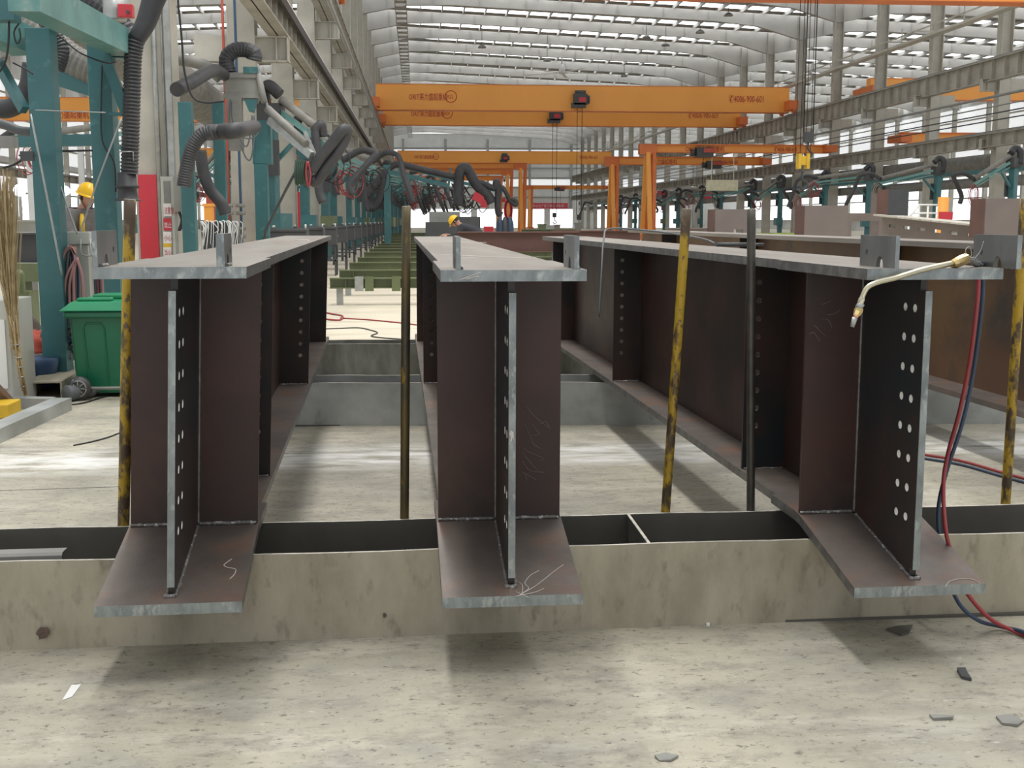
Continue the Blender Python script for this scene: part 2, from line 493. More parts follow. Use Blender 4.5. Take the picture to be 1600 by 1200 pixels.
# ------------------------------------------------------------------ floor
def floor_material():
    m = bpy.data.materials.new('dusty_concrete')
    m.use_nodes = True
    N = m.node_tree.nodes
    L = m.node_tree.links
    b = N['Principled BSDF']
    b.inputs['Specular IOR Level'].default_value = 0.35
    g = N.new('ShaderNodeNewGeometry')
    def noise_(scale, lo, hi, stretch=(1, 1, 1), detail=6, rough=0.6, off=(0, 0, 0)):
        mp = N.new('ShaderNodeMapping')
        mp.inputs['Scale'].default_value = stretch
        mp.inputs['Location'].default_value = off
        L.new(g.outputs['Position'], mp.inputs[0])
        t = N.new('ShaderNodeTexNoise')
        t.inputs['Scale'].default_value = scale
        t.inputs['Detail'].default_value = detail
        t.inputs['Roughness'].default_value = rough
        L.new(mp.outputs[0], t.inputs['Vector'])
        r = N.new('ShaderNodeMapRange')
        r.inputs[1].default_value = lo
        r.inputs[2].default_value = hi
        L.new(t.outputs[0], r.inputs[0])
        return r.outputs[0]
    def mixc(a, c, f):
        x = N.new('ShaderNodeMix')
        x.data_type = 'RGBA'
        if isinstance(a, tuple):
            x.inputs[6].default_value = (*a, 1)
        else:
            L.new(a, x.inputs[6])
        x.inputs[7].default_value = (*c, 1)
        L.new(f, x.inputs[0])
        return x.outputs[2]
    def mul(a, b_):
        x = N.new('ShaderNodeMath')
        x.operation = 'MULTIPLY'
        for i, v in enumerate((a, b_)):
            if isinstance(v, float):
                x.inputs[i].default_value = v
            else:
                L.new(v, x.inputs[i])
        return x.outputs[0]
    c = mixc((0.44, 0.41, 0.325), (0.31, 0.295, 0.24), noise_(1.1, 0.4, 0.62))
    c = mixc(c, (0.27, 0.27, 0.25), mul(noise_(2.3, 0.55, 0.72, (1, 1.6, 1), off=(3, 1, 0)), 0.7))
    c = mixc(c, (0.56, 0.53, 0.45), mul(noise_(3.1, 0.5, 0.75, (0.4, 1.6, 1), off=(7, 2, 0)), 0.7))
    c = mixc(c, (0.24, 0.22, 0.19), mul(noise_(6, 0.48, 0.62, (0.7, 1.3, 1), 10, 0.8, off=(11, 4, 0)), 0.75))
    c = mixc(c, (0.11, 0.10, 0.085), mul(noise_(38, 0.56, 0.63, (0.6, 1, 1), 6, 0.85, off=(1, 9, 0)), 1.0))
    c = mixc(c, (0.58, 0.56, 0.50), mul(noise_(45, 0.62, 0.70, (0.5, 1, 1), 4, 0.7, off=(8, 5, 0)), 0.6))
    c = mixc(c, (0.15, 0.14, 0.12), mul(noise_(13, 0.62, 0.66, (0.4, 1.8, 1), 8, 0.8), 0.9))
    # paler noisy band across the bay between the first two sleepers
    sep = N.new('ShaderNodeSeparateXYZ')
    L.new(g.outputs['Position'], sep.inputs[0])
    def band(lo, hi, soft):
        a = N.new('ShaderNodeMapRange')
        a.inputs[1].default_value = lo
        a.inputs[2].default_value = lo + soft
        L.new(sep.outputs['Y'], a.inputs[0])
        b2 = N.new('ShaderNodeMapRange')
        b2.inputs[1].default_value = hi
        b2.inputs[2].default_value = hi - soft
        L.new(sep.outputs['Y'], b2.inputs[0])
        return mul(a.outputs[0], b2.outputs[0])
    pale_band = mul(mul(band(6.15, 7.0, 0.25), noise_(5, 0.38, 0.62, (0.5, 1.5, 1))), 0.85)
    c = mixc(c, (0.80, 0.80, 0.78), pale_band)
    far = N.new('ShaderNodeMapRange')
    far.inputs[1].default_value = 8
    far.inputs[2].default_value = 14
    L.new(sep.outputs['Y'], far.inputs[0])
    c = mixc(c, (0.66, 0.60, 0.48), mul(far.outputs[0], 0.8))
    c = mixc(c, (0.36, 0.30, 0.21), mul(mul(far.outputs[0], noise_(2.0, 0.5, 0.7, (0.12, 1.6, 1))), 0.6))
    L.new(c, b.inputs['Base Color'])
    r = N.new('ShaderNodeMapRange')
    r.inputs[1].default_value = 0.0
    r.inputs[2].default_value = 1.0
    r.inputs[3].default_value = 0.62
    r.inputs[4].default_value = 0.42
    L.new(noise_(1.6, 0.4, 0.65, off=(4, 4, 0)), r.inputs[0])
    L.new(r.outputs[0], b.inputs['Roughness'])
    t = N.new('ShaderNodeTexNoise')
    t.inputs['Scale'].default_value = 55
    t.inputs['Detail'].default_value = 5
    L.new(g.outputs['Position'], t.inputs['Vector'])
    bp = N.new('ShaderNodeBump')
    bp.inputs['Strength'].default_value = 0.35
    bp.inputs['Distance'].default_value = 0.004
    L.new(t.outputs[0], bp.inputs['Height'])
    L.new(bp.outputs[0], b.inputs['Normal'])
    return m
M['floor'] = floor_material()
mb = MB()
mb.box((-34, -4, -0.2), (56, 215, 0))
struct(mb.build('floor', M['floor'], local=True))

# slab joints and cracks cut in the concrete: thin dark inlays
mb = MB()
for a, b_ in (((-6, 5.55), (-0.9, 5.95)), ((-1.45, 4.25), (-3.6, 9.4))):
    mb.bar((a[0], a[1], 0.0003), (b_[0], b_[1], 0.0003), 0.008, 0.001)
struct(mb.build('trim_1', M['pole_k']))

# ------------------------------------------------------------------ sleepers (steel troughs on the floor)
def sleeper(label, y0f, y1f, x0, x1, hgt, mf, mi, part_x=(), t=0.012):
    """front plate y0(x), back plate y1(x)"""
    o = thing('steel_sleeper', label, 'support', ((x0 + x1) / 2, (y0f(0) + y1f(0)) / 2, 0))
    pair = (('front_plate', y0f, 1), ('back_plate', y1f, -1))
    for nm, fy, sg in pair:
        k = MB()
        n = 40
        pts = [x0 + (x1 - x0) * i / n for i in range(n + 1)]
        for i in range(n):
            xa, xb = pts[i], pts[i + 1]
            ya, yb = fy(xa), fy(xb)
            h1 = hgt + 0.0018 * math.sin(xa * 9) + 0.001 * math.sin(xa * 31)
            h2 = hgt + 0.0018 * math.sin(xb * 9) + 0.001 * math.sin(xb * 31)
            if nm == 'back_plate':
                h1 -= 0.001; h2 -= 0.001
            k.k = 0
            k.add([(xa, ya, 0), (xb, yb, 0), (xb, yb, h2), (xa, ya, h1)], [(0, 1, 2, 3)])
            k.k = 1
            k.add([(xa, ya, h1), (xb, yb, h2), (xb, yb + sg * t, h2), (xa, ya + sg * t, h1)], [(0, 1, 2, 3)])
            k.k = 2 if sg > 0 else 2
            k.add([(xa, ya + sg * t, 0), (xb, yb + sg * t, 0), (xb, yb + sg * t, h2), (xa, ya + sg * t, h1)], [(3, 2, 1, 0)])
        k.k = 0
        k.add([(x0, fy(x0), 0), (x0, fy(x0) + sg * t, 0), (x0, fy(x0) + sg * t, hgt), (x0, fy(x0), hgt)], [(0, 1, 2, 3)])
        k.add([(x1, fy(x1), 0), (x1, fy(x1) + sg * t, 0), (x1, fy(x1) + sg * t, hgt), (x1, fy(x1), hgt)], [(0, 1, 2, 3)])
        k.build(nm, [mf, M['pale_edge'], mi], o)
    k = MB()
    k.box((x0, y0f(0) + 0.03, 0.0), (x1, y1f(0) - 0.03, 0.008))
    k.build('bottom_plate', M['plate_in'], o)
    for px in part_x:
        k = MB()
        k.box((px, y0f(px) + t, 0.008), (px + 0.01, y1f(px) - t, hgt - 0.004))
        k.build('divider_plate', [M['plate_in'], ], o)
        k = MB()
        k.box((px, y0f(px) + t, hgt - 0.004), (px + 0.01, y1f(px) - t, hgt))
        k.build('divider_edge', M['pale_edge'], o)
    return o
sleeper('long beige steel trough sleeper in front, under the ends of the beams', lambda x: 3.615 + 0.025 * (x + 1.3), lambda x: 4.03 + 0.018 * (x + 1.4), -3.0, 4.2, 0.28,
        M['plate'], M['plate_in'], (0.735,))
sleeper('grey steel trough sleeper halfway along the beams, second from the front', lambda x: 7.60 - 0.06 * (x + 0.7), lambda x: 8.0 - 0.06 * (x + 0.7), -1.06, 6.5, 0.28,
        M['plate_cool'], M['plate_cool'])
sleeper('stained grey steel trough sleeper under the far ends of the beams', lambda x: 10.0 - 0.02 * x, lambda x: 10.36 - 0.02 * x, -1.12, 6.5, 0.28,
        M['plate_cool2'], M['plate_cool2'])

# rusty burn mark plates stuck on the front sleeper
def blotch(name, label, px, py, r, y, m, seed):
    q = random.Random(seed)
    c = P(px, py, y)
    k = MB()
    n = 14
    poly = [(c.x + r * (0.6 + 0.6 * q.random()) * math.cos(2 * math.pi * i / n), y, c.z + r * (0.6 + 0.6 * q.random()) * math.sin(2 * math.pi * i / n)) for i in range(n)]
    k.prism(poly, (0, -0.003, 0))
    return tag(k.build(name, m), label, 'stain')
M['scorch'] = mat('scorched_slag', (0.07, 0.055, 0.05), (0.16, 0.10, 0.08), 0.8, 0, 30, bump=0.6, bscale=90)
blotch('slag_patch', 'dark slag patch on the front sleeper between the middle and right beams', 1090, 905, 0.026, 3.674, M['scorch'], 3)
blotch('slag_patch', 'dark slag patch low on the front sleeper at the left edge', 67, 990, 0.022, 3.609, M['scorch'], 5)
blotch('slag_patch', 'small dark spot on the front sleeper between left and middle beams', 601, 961, 0.008, 3.643, M['scorch'], 8)

# ------------------------------------------------------------------ the big welded beams
BT, WTOP, WBOT = 0.032, 1.155, 0.342      # plate thickness, underside of top flange, top of bottom flange
def flange_mesh(secs, t, lean=0.0):
    """secs: (s, ztop, halfwidth). returns MB; k=0 faces, k=1 cut ends and edges"""
    k = MB()
    def X(x, z):
        return x + lean * z
    rows = []
    for s, zt, hw in secs:
        rows.append([(X(-hw, zt), s, zt), (X(hw, zt), s, zt), (X(hw, zt - t), s, zt - t), (X(-hw, zt - t), s, zt - t)])
    for a, b in zip(rows, rows[1:]):
        if abs(a[0][1] - b[0][1]) < 1e-6:
            k.k = 1
            k.add(a, [(0, 1, 2, 3)]) if abs(a[1][0]) > abs(b[1][0]) else k.add(b, [(0, 1, 2, 3)])
            continue
        k.k = 0
        k.add(a + b, [(0, 1, 5, 4), (3, 2, 6, 7)])
        k.k = 2
        k.add(a + b, [(1, 2, 6, 5), (0, 4, 7, 3)])
    k.k = 1
    k.add(rows[0], [(0, 1, 2, 3)])
    k.add(rows[-1], [(3, 2, 1, 0)])
    return k
HOLE_SP = 0.07
def welded_beam(label, loc, rotdeg, lean, length, marks, lug_specs, web_holes=True, tip=True, stiff=(0.49, 1.2, 3.79, 6.29), web_end=0.035):
    o = thing('welded_beam', label, 'steel beam', loc, math.radians(rotdeg), None)
    S1 = 0.49
    sec_b = [(0.0, 0.235, 0.205), (S1 - 0.02, WBOT - 0.004, 0.205), (S1 + 0.03, WBOT, 0.205), (0.76, WBOT, 0.205), (0.76, WBOT, 0.187), (length, WBOT, 0.187)]
    flange_mesh(sec_b, BT, lean).build('bottom_flange', [M['flange'], M['cut'], M['edge']], o, True)
    sec_t = [(0.0, WTOP + BT, 0.205), (0.77, WTOP + BT, 0.205), (0.77, WTOP + BT, 0.187), (length, WTOP + BT, 0.187)]
    flange_mesh(sec_t, BT, lean).build('top_flange', [M['topflange'], M['cut'], M['edge']], o, True)
    # end web with bolt holes
    zb0 = 0.235 + 0.218 * web_end
    outl = [(web_end + 0.02, zb0 + 0.004), (S1, WBOT), (S1, WTOP), (web_end + 0.035, WTOP), (web_end + 0.035, WTOP - 0.035), (web_end, WTOP - 0.035), (web_end, zb0 + 0.03), (web_end + 0.02, zb0 + 0.03)]
    holes = []
    for i in range(8):
        z = 1.055 - i * 0.0905
        for s in (0.10, 0.165):
            holes.append((s, z, 0.0125))
    vs, fs = plate_holes(outl, holes, 0.02)
    k = MB()
    k.add([(w + lean * v, u, v) for u, v, w in vs], fs, False)
    for i, f in enumerate(fs):
        if len(f) == 4 and abs(sum(vs[j][2] for j in f)) < 1e-5:
            u, v = sum(vs[j][0] for j in f) / 4, sum(vs[j][1] for j in f) / 4
            if any((u - h[0]) ** 2 + (v - h[1]) ** 2 < (h[2] * 1.1) ** 2 for h in holes):
                k.mi[i] = 1
    k.build('end_web', [M['steel'], M['bore']], o, True)
    k = MB()                          # ground narrow end face of the web
    za, zc = zb0 + 0.03, WTOP - 0.035
    k.hexa([(-0.0102 + lean * za, web_end - 0.001, za), (0.0102 + lean * za, web_end - 0.001, za), (0.0102 + lean * za, web_end + 0.002, za), (-0.0102 + lean * za, web_end + 0.002, za),
            (-0.0102 + lean * zc, web_end - 0.001, zc), (0.0102 + lean * zc, web_end - 0.001, zc), (0.0102 + lean * zc, web_end + 0.002, zc), (-0.0102 + lean * zc, web_end + 0.002, zc)])
    k.build('web_end_face', M['cut'], o, True)
    k = MB()
    a, b = WBOT, WTOP
    k.hexa([(-0.008 + lean * a, S1, a), (0.008 + lean * a, S1, a), (0.008 + lean * a, length - 0.02, a), (-0.008 + lean * a, length - 0.02, a),
            (-0.008 + lean * b, S1, b), (0.008 + lean * b, S1, b), (0.008 + lean * b, length - 0.02, b), (-0.008 + lean * b, length - 0.02, b)])
    k.build('web', M['steel_red'], o, True)
    for i, s in enumerate(stiff):
        if s > length:
            continue
        hw = 0.2 if i == 0 else 0.178
        for sg in (-1, 1):
            k = MB()
            xs = [sg * 0.008, sg * hw]
            outl = [(xs[0], WBOT), (xs[1], WBOT), (xs[1], WTOP), (xs[0], WTOP)]
            hs = [(sg * 0.128, 0.515 + j * HOLE_SP, 0.0115) for j in range(9)] if i in (1, 2) else []
            if hs:
                vs, fs = plate_holes(outl, hs, 0.014)
            else:
                x0, x1 = min(xs), max(xs)
                q = MB().box((x0, WBOT, -0.007), (x1, WTOP, 0.007))
                vs, fs = [tuple(v) for v in q.v], q.f
            k.add([(u + lean * v, s + w, v) for u, v, w in vs], fs, False)
            k.build('stiffener_plate', [M['steel_red'] if i == 0 else M['steel']], o, True)
    # weld beads
    def bead(name, pts, r):
        pp = resample([Vector(p) for p in pts], 0.008)
        if len(pp) < 3:
            return
        rs = [r * (0.8 + 0.45 * noise.noise(Vector((i * 0.7, r * 99, pp[0].x * 9)))) for i in range(len(pp))]
        kk = MB()
        kk.tube([(p.x + lean * p.z, p.y, p.z) for p in pp], rs, 6)
        kk.build(name, M['weld'], o, True)
    s1 = S1 - 0.009
    bead('weld_bead', [(-0.2, s1, WBOT + 0.002), (-0.012, s1, WBOT + 0.002)], 0.0075)
    bead('weld_bead', [(0.012, s1, WBOT + 0.002), (0.2, s1, WBOT + 0.002)], 0.0075)
    M_ = M['weld']
    for sg in (-1, 1):
        pts = [Vector((sg * 0.012 + lean * z, s1, z)) for z in [WBOT + 0.01 * i for i in range(81)]]
        kk = MB()
        kk.tube(pts, [0.0055 * (0.85 + 0.3 * noise.noise(Vector((i * .9, sg, 0)))) for i in range(len(pts))], 6)
        kk.build('weld_bead', M['edge'], o, True)
        bead('weld_bead', [(sg * 0.013, web_end, 0.238 + 0.218 * web_end), (sg * 0.013, S1 - 0.02, WBOT - 0.002)], 0.0065)
    bead('weld_bead', [(-0.02, web_end + 0.004, zb0 + 0.002), (0.02, web_end + 0.004, zb0 + 0.002)], 0.010)
    for s in (1.2, 3.79):
        if s < length:
            for sg in (-1, 1):
                bead('weld_bead', [(sg * 0.012, s - 0.01, WBOT + 0.001), (sg * 0.176, s - 0.01, WBOT + 0.001)], 0.006)
    # lifting lugs standing on the top flange, each with a half-round cope and a hole
    zt = WTOP + BT
    for (lx, ls, lt, ll, lh, mm) in lug_specs:
        c = ll * 0.42
        arc = [(c + 0.024 * math.cos(a), 0.034 * math.sin(a)) for a in [math.pi - math.pi * j / 10 for j in range(11)]]
        outl = [(0, 0)] + arc + [(ll, 0), (ll, lh), (0, lh)]
        vs, fs = plate_holes(outl, [(ll * 0.8, lh * 0.45, 0.009)], lt, 12)
        k = MB()
        k.add([(lx + w + lean * zt, ls + u, zt + v) for u, v, w in vs], fs, False)
        lg = k.build('lug_plate', [M['lug']], o, True)
        k = MB()
        k.box((lx - lt / 2 + lean * zt, ls - 0.001, zt), (lx + lt / 2 + lean * zt, ls + 0.0005, zt + lh))
        k.build('lug_edge', M['cut'], lg, True)
        k = MB()
        k.tube([(lx + (lt / 2 + 0.002) * (1 if j % 2 else -1) * 0 + lean * zt + lt / 2 + 0.003, ls + 0.02 + 0.01 * j, zt + 0.003) for j in range(9)], 0.006, 6)
        k.build('lug_weld', M['weld'], lg, True)
    return o
M['lug'] = mat('lug_steel', (0.13, 0.135, 0.135), (0.19, 0.19, 0.185), 0.4, 0.6, 6, (0.4, 0.62), (0.22, 0.14, 0.10), (0.62, 0.72), 9, stretch=(1, 1, 0.3))

beamL = welded_beam('welded brown H-beam on the left, beside the green bin, with two lugs on its end', (-0.722, 3.31, 0), 1.884, 0.043, 6.72, None,
                    [(-0.198, 0.005, 0.013, 0.25, 0.098, 0), (0.135, 0.005, 0.022, 0.17, 0.09, 0)])
WTOP = 1.1445
beamM = welded_beam('welded brown H-beam in the middle with chalk numbers on its end stiffener', (0.268, 3.305, 0), 0.852, 0.003, 6.9, None,
                    [(-0.155, 0.012, 0.013, 0.2, 0.092, 0), (0.178, 0.012, 0.014, 0.22, 0.094, 0)], web_end=0.045)
beamR = welded_beam('welded brown H-beam on the right with the cutting torch lying on its end', (1.487, 3.305, 0), 1.884, 0.0, 6.85, None,
                    [(-0.118, 0.0, 0.012, 0.25, 0.093, 0), (0.216, -0.06, 0.014, 0.25, 0.095, 0)])
beamR2 = thing('welded_beam', 'long welded brown beam furthest right, partly hidden behind the right-hand beam', 'steel beam', (3.33, 4.5, 0), math.radians(1.884))
for nm, m_, lo, hi in (('bottom_flange', 'flange', (-0.2, 0, 0.31), (0.2, 11, 0.342)), ('top_flange', 'topflange', (-0.2, 0, 1.155), (0.2, 11, 1.187)),
                       ('web', 'steel_web4', (-0.008, 0.02, 0.342), (0.008, 10.98, 1.155))):
    if nm == 'web':
        M['steel_web4'] = mat('ochre_rusted_web', (0.12, 0.062, 0.035), (0.17, 0.095, 0.04), 0.5, 0.15, 1.4, (0.4, 0.62), (0.06, 0.045, 0.04), (0.55, 0.7), 2)
    MB().box(lo, hi).build(nm, M[m_], beamR2, True)
for s in (0.6, 3.2, 6.2, 9.2):
    for sg in (-1, 1):
        MB().box((min(sg * .008, sg * .18), s, .342), (max(sg * .008, sg * .18), s + .014, 1.155)).build('stiffener_plate', M['steel'], beamR2, True)

# shims between sleepers and beams
def shim(x, y, label, h0=0.28, h1=0.31):
    k = MB()
    k.box((x - 0.12, y - 0.03, h0), (x + 0.12, y + 0.03, h1))
    tag(k.build('steel_shim', M['edge']), label, 'shim', None)
for bn, bx, rot in (('left', -0.722, 1.884), ('middle', 0.268, 0.852), ('right', 1.487, 1.884), ('furthest right', 3.33 + 0.04, 1.884)):
    for yy, sl in ((7.66, 'second'), (10.03, 'third')):
        x = bx - math.tan(math.radians(rot)) * (yy - (3.31 if bn != 'furthest right' else 4.5)) + (0.02 if bn == 'left' else 0)
        yt = yy - 0.06 * (x + 0.7) if yy < 8 else yy - 0.02 * x
        shim(x, yt + 0.01, 'flat steel shim under the %s beam on the %s sleeper' % (bn, sl), 0.2805)

# chalk and paint-pen marks on the beams
def marks(name, strokes, p0, n, m, parent, r=0.0009, lift=0.0012, label=None):
    k = MB()
    n = Vector(n).normalized()
    for st in strokes:
        pts = [hit(x, y, Vector(p0), n) + n * lift for x, y in st]
        if len(pts) > 2:
            pts = spline(pts, 5)
        k.tube(pts, r, 5)
    inv = parent.matrix_basis.inverted()
    k.v = [inv @ v for v in k.v]
    o = k.build(name, m, parent, True)
    if label:
        o['label'] = label
    return o
bpy.context.view_layer.update()
def bplane(b, s):
    return b.matrix_basis @ Vector((0, s, 0.5)), (b.matrix_basis.to_3x3() @ Vector((0, -1, 0)))
p0, nn = bplane(beamM, 0.49 - 0.007)
marks('chalk_number', [[(838, 652), (845, 662), (852, 658), (858, 668)], [(822, 636), (840, 655), (860, 670)], [(830, 662), (838, 672), (842, 678), (828, 680)], [(820, 664), (836, 700)],
                       [(824, 688), (846, 702)], [(818, 700), (826, 706), (848, 716), (842, 720)], [(814, 705), (842, 738)], [(815, 720), (828, 735), (850, 738)], [(816, 738), (828, 744), (838, 750)], [(820, 742), (824, 752)]],
      p0, nn, M['faint_mark'], beamM, 0.0011)
p0, nn = bplane(beamR, 0.49 - 0.007)
marks('chalk_number', [[(1264, 522), (1272, 520), (1281, 534)], [(1272, 508), (1292, 528)], [(1284, 498), (1294, 500), (1300, 512)], [(1292, 492), (1304, 490), (1312, 484)], [(1298, 470), (1284, 476)]],
      p0, nn, M['faint_mark'], beamR, 0.001)
# haunch planes of the bottom flanges
def haunch(b):
    R3 = b.matrix_basis.to_3x3()
    return b.matrix_basis @ Vector((0, 0, 0.235)), R3 @ Vector((0, -0.218, 1)).normalized()
p0, nn = haunch(beamL)
marks('chalk_mark', [[(362, 874), (350, 883), (355, 887), (368, 890), (366, 898), (359, 905)]], p0, nn, M['white_mark'], beamL, 0.0012)
p0, nn = haunch(beamM)
marks('chalk_mark', [[(880, 883), (866, 893), (838, 915), (812, 930)], [(842, 892), (828, 900), (820, 912), (826, 920), (812, 930)], [(806, 908), (816, 915), (816, 930)], [(850, 920), (835, 926), (806, 932)], [(806, 925), (826, 934)]],
      p0, nn, M['white_mark'], beamM, 0.0010)
p0, nn = haunch(beamR)
marks('chalk_mark', [[(1477, 917), (1484, 909), (1500, 905), (1520, 906), (1531, 912)]], p0, nn, M['white_mark'], beamR, 0.0012)

# ------------------------------------------------------------------ stand poles along the back plate of the front sleeper
def pole(label, b, t_, rad, mm, top='pale_edge'):
    k = MB()
    b = Vector(b)
    t_ = Vector(t_)
    n = 26
    pts = [b.lerp(t_, i / n) for i in range(n + 1)]
    k.tube(pts, [rad * (1 + 0.03 * noise.noise(p * 9)) for p in pts], 16)
    o = k.build('marker_pole', mm)
    tag(o, label, 'pole')
    k = MB()
    d = (t_ - b).normalized()
    k.cyl(t_, t_ + d * 0.002, rad * 0.9)
    k.build('pole_end', M[top], o)
    return o
YB = 4.062
def pole_px(label, bx, by, tx, ty, rad, mm):
    yb = YB + 0.018 * (P(bx, by, YB).x + 1.4) - 0.018 * 1.4 + 0.018
    b = P(bx, by, yb)
    t_ = P(tx, ty, yb)
    d = (t_ - b).normalized()
    b0 = b - d * (b.z / d.z)
    return pole(label, b0, t_, rad, mm)
pole_px('chipped yellow pole hidden behind the left beam, near the red sign', 193, 822, 203, 312, 0.020, M['pole_y'])
pole_px('worn yellow-brown pole standing between the left and middle beams', 632, 806, 635, 323, 0.0155, M['pole_d'])
pole_px('leaning yellow pole with flaking paint between the middle and right beams', 1040, 797, 1073, 327, 0.0165, M['pole_y'])
pole_px('dark bare pole standing upright in front of the right beam', 1173, 795, 1174, 327, 0.0150, M['pole_k'])
pole_px('yellow pole with red specks at the right edge of the picture', 1571, 788, 1602, 310, 0.0175, M['pole_y'])

# grey folded channel lying in the trough at far left
k = MB()
a = Zp(-60, 849, 0.27); b_ = Zp(80, 838, 0.27)
prof = [(0, -0.01), (0.004, 0.012), (0.014, 0.02), (0.065, 0.02), (0.065, 0.014), (0.016, 0.014), (0.009, 0.01), (0.006, -0.01), (0.006, -0.06), (0, -0.06)]
base = Vector((-1.75, 3.72, 0.25)); d = Vector((0.62, 0.02, 0))
k.prism([base + Vector((0, y, z)) for y, z in prof], d)
tag(k.build('steel_channel', M['grey']), 'short grey folded steel channel lying in the front trough at the left edge', 'steel channel')

# ------------------------------------------------------------------ torch and hoses on the right beam
root = thing('cutting_torch', 'brass gas cutting torch lying over the end of the right beam, nozzle hanging down', 'torch', P(1430, 412, 3.30))
yt = 3.255
k = MB()
pts = spline([P(1500, 409, 3.34), P(1480, 413, 3.32), P(1440, 422, 3.285), P(1400, 434, 3.26), P(1372, 441, yt), P(1357, 448, yt), P(1350, 458, yt), P(1345, 472, yt), P(1343, 480, yt)], 6)
n_ = len(pts)
k.tube(pts, [0.0085 - 0.0015 * i / n_ + (0.002 if i > n_ - 10 else 0) for i in range(n_)], 14)
k.build('torch_tube', M['torch'], root)
k = MB()
k.cyl(P(1346, 474, yt), P(1341, 482, yt), 0.0105)
k.build('collar', M['galv'], root)
k = MB()
k.tube([P(1343, 481, yt), P(1341, 486, yt), P(1338, 492, yt)], [0.0115, 0.0125, 0.010], 6, True, False)
k.build('brass_nut', M['brass'], root)
k = MB()
k.cyl(P(1338.5, 491, yt), P(1336, 497, yt), 0.009, 0.007)
k.build('copper_ring', M['copper'], root)
k = MB()
k.cyl(P(1336, 496, yt), P(1331.5, 511, yt), 0.008, 0.0058)
k.build('nozzle', M['galv'], root)
k = MB()
k.tube([P(1488, 413, 3.325), P(1493, 411, 3.33), P(1500, 408, 3.34), P(1510, 404, 3.35)], [0.012, 0.015, 0.017, 0.016], 8, True, False)
k.build('coupling_nut', M['brass'], root)
k = MB()
k.tube(spline([P(1510, 404, 3.35), P(1516, 406, 3.37), P(1524, 412, 3.40), P(1532, 413, 3.45)], 5), 0.009, 10)
k.build('torch_valve', M['galv'], root)
k = MB()
k.tube(spline([P(1510, 402, 3.35), P(1509, 390, 3.35), P(1515, 386, 3.36), P(1518, 398, 3.36), P(1512, 408, 3.36)], 6), 0.0012, 5)
k.tube(spline([P(1520, 408, 3.36), P(1526, 400, 3.36), P(1532, 392, 3.36), P(1537, 377, 3.36)], 6), 0.0014, 5)
k.tube(spline([P(1512, 410, 3.36), P(1520, 402, 3.36), P(1527, 406, 3.36), P(1536, 414, 3.36)], 6), 0.0012, 5)
k.build('binding_wire', M['galv'], root)
k = MB()
hp = [P(1528, 412, 3.42), P(1532, 418, 3.62), P(1529, 436, 3.66), P(1527, 470, 3.66), P(1516, 560, 3.67), P(1500, 640, 3.68), P(1481, 710, 3.70), P(1474, 760, 3.66), P(1478, 830, 3.56), P(1492, 880, 3.55),
      P(1510, 925, 3.52), P(1545, 965, 3.50), F(1590, 993), F(1625, 1006), F(1680, 1030)]
hp[-3] = F(1580, 990) + Vector((0, 0, 0.012)); hp[-2].z = 0.009; hp[-1].z = 0.009
k.tube(spline(hp, 8), 0.0068, 10)
tag(k.build('gas_hose', M['hose_r']), 'red rubber gas hose hanging from the torch down to the floor', 'hose')
k = MB()
hp = [P(1534, 412, 3.42), P(1538, 418, 3.64), P(1536, 440, 3.68), P(1534, 480, 3.69), P(1521, 580, 3.72), P(1504, 660, 3.72), P(1478, 740, 3.72), P(1466, 800, 3.72), P(1472, 870, 3.70), P(1482, 905, 3.6),
      P(1500, 945, 3.52), P(1530, 970, 3.50), F(1568, 990), F(1610, 1003), F(1660, 1040)]
hp[-3] = F(1565, 985) + Vector((0, 0, 0.012)); hp[-2].z = 0.022; hp[-1].z = 0.008
k.tube(spline(hp, 8), 0.0066, 10)
tag(k.build('gas_hose', M['hose_b']), 'dark blue rubber gas hose beside the red one, right beam', 'hose')
for i, (m_, dy, lb) in enumerate((('hose_r', 0, 'thin red hose crossing the floor behind the right beam'), ('hose_b', 6, 'thin blue hose crossing the floor behind the right beam'))):
    k = MB()
    hp = [F(1440, 712 + dy), F(1500, 722 + dy), F(1560, 739 + dy), F(1600, 750 + dy), F(1700, 775 + dy)]
    for q in hp: q.z = 0.009
    k.tube(spline(hp, 6), 0.0075, 8)
    tag(k.build('floor_hose', M[m_]), lb, 'hose')
# debris on the floor
def scrap(label, pts, z, m, name='metal_scrap', th=0.006):
    k = MB()
    poly = []
    for x, y in pts:
        p = F(x, y); p.z = 0.001
        poly.append(p)
    k.prism(poly, (0, 0, th))
    k.v = [Vector((v.x, v.y, v.z + (0.006 * noise.noise(v * 40) + 0.004 if v.z > 0.002 else 0))) for v in k.v]
    return tag(k.build(name, m), label, 'scrap')
scrap('bent dark metal scrap on the floor at lower right', [(1495, 1049), (1508, 1048), (1512, 1056), (1518, 1065), (1502, 1061)], 0, M['dark'])
scrap('flat dark offcut on the floor below the right beam end', [(1384, 985), (1405, 981), (1426, 980), (1420, 991), (1408, 994)], 0, M['plate_in'], th=0.003)
scrap('white paper label lying on the floor at lower left', [(112, 1071), (127, 1070), (113, 1089), (97, 1095)], 0, M['white'], 'paper_label', 0.0008)
scrap('tiny white chip on the floor in front of the sleeper', [(1103, 975), (1109, 974), (1109, 979), (1104, 979)], 0, M['white'], 'paint_chip', 0.004)
scrap('grey flake on the floor at right, nearest the corner', [(1556, 1122), (1580, 1120), (1600, 1128), (1590, 1136), (1566, 1133)], 0, M['grey'], 'dirt_flake', 0.0015)
scrap('small grey flake left of the corner flake on the floor', [(1452, 1119), (1490, 1119), (1488, 1125), (1458, 1126)], 0, M['grey'], 'dirt_flake', 0.0015)
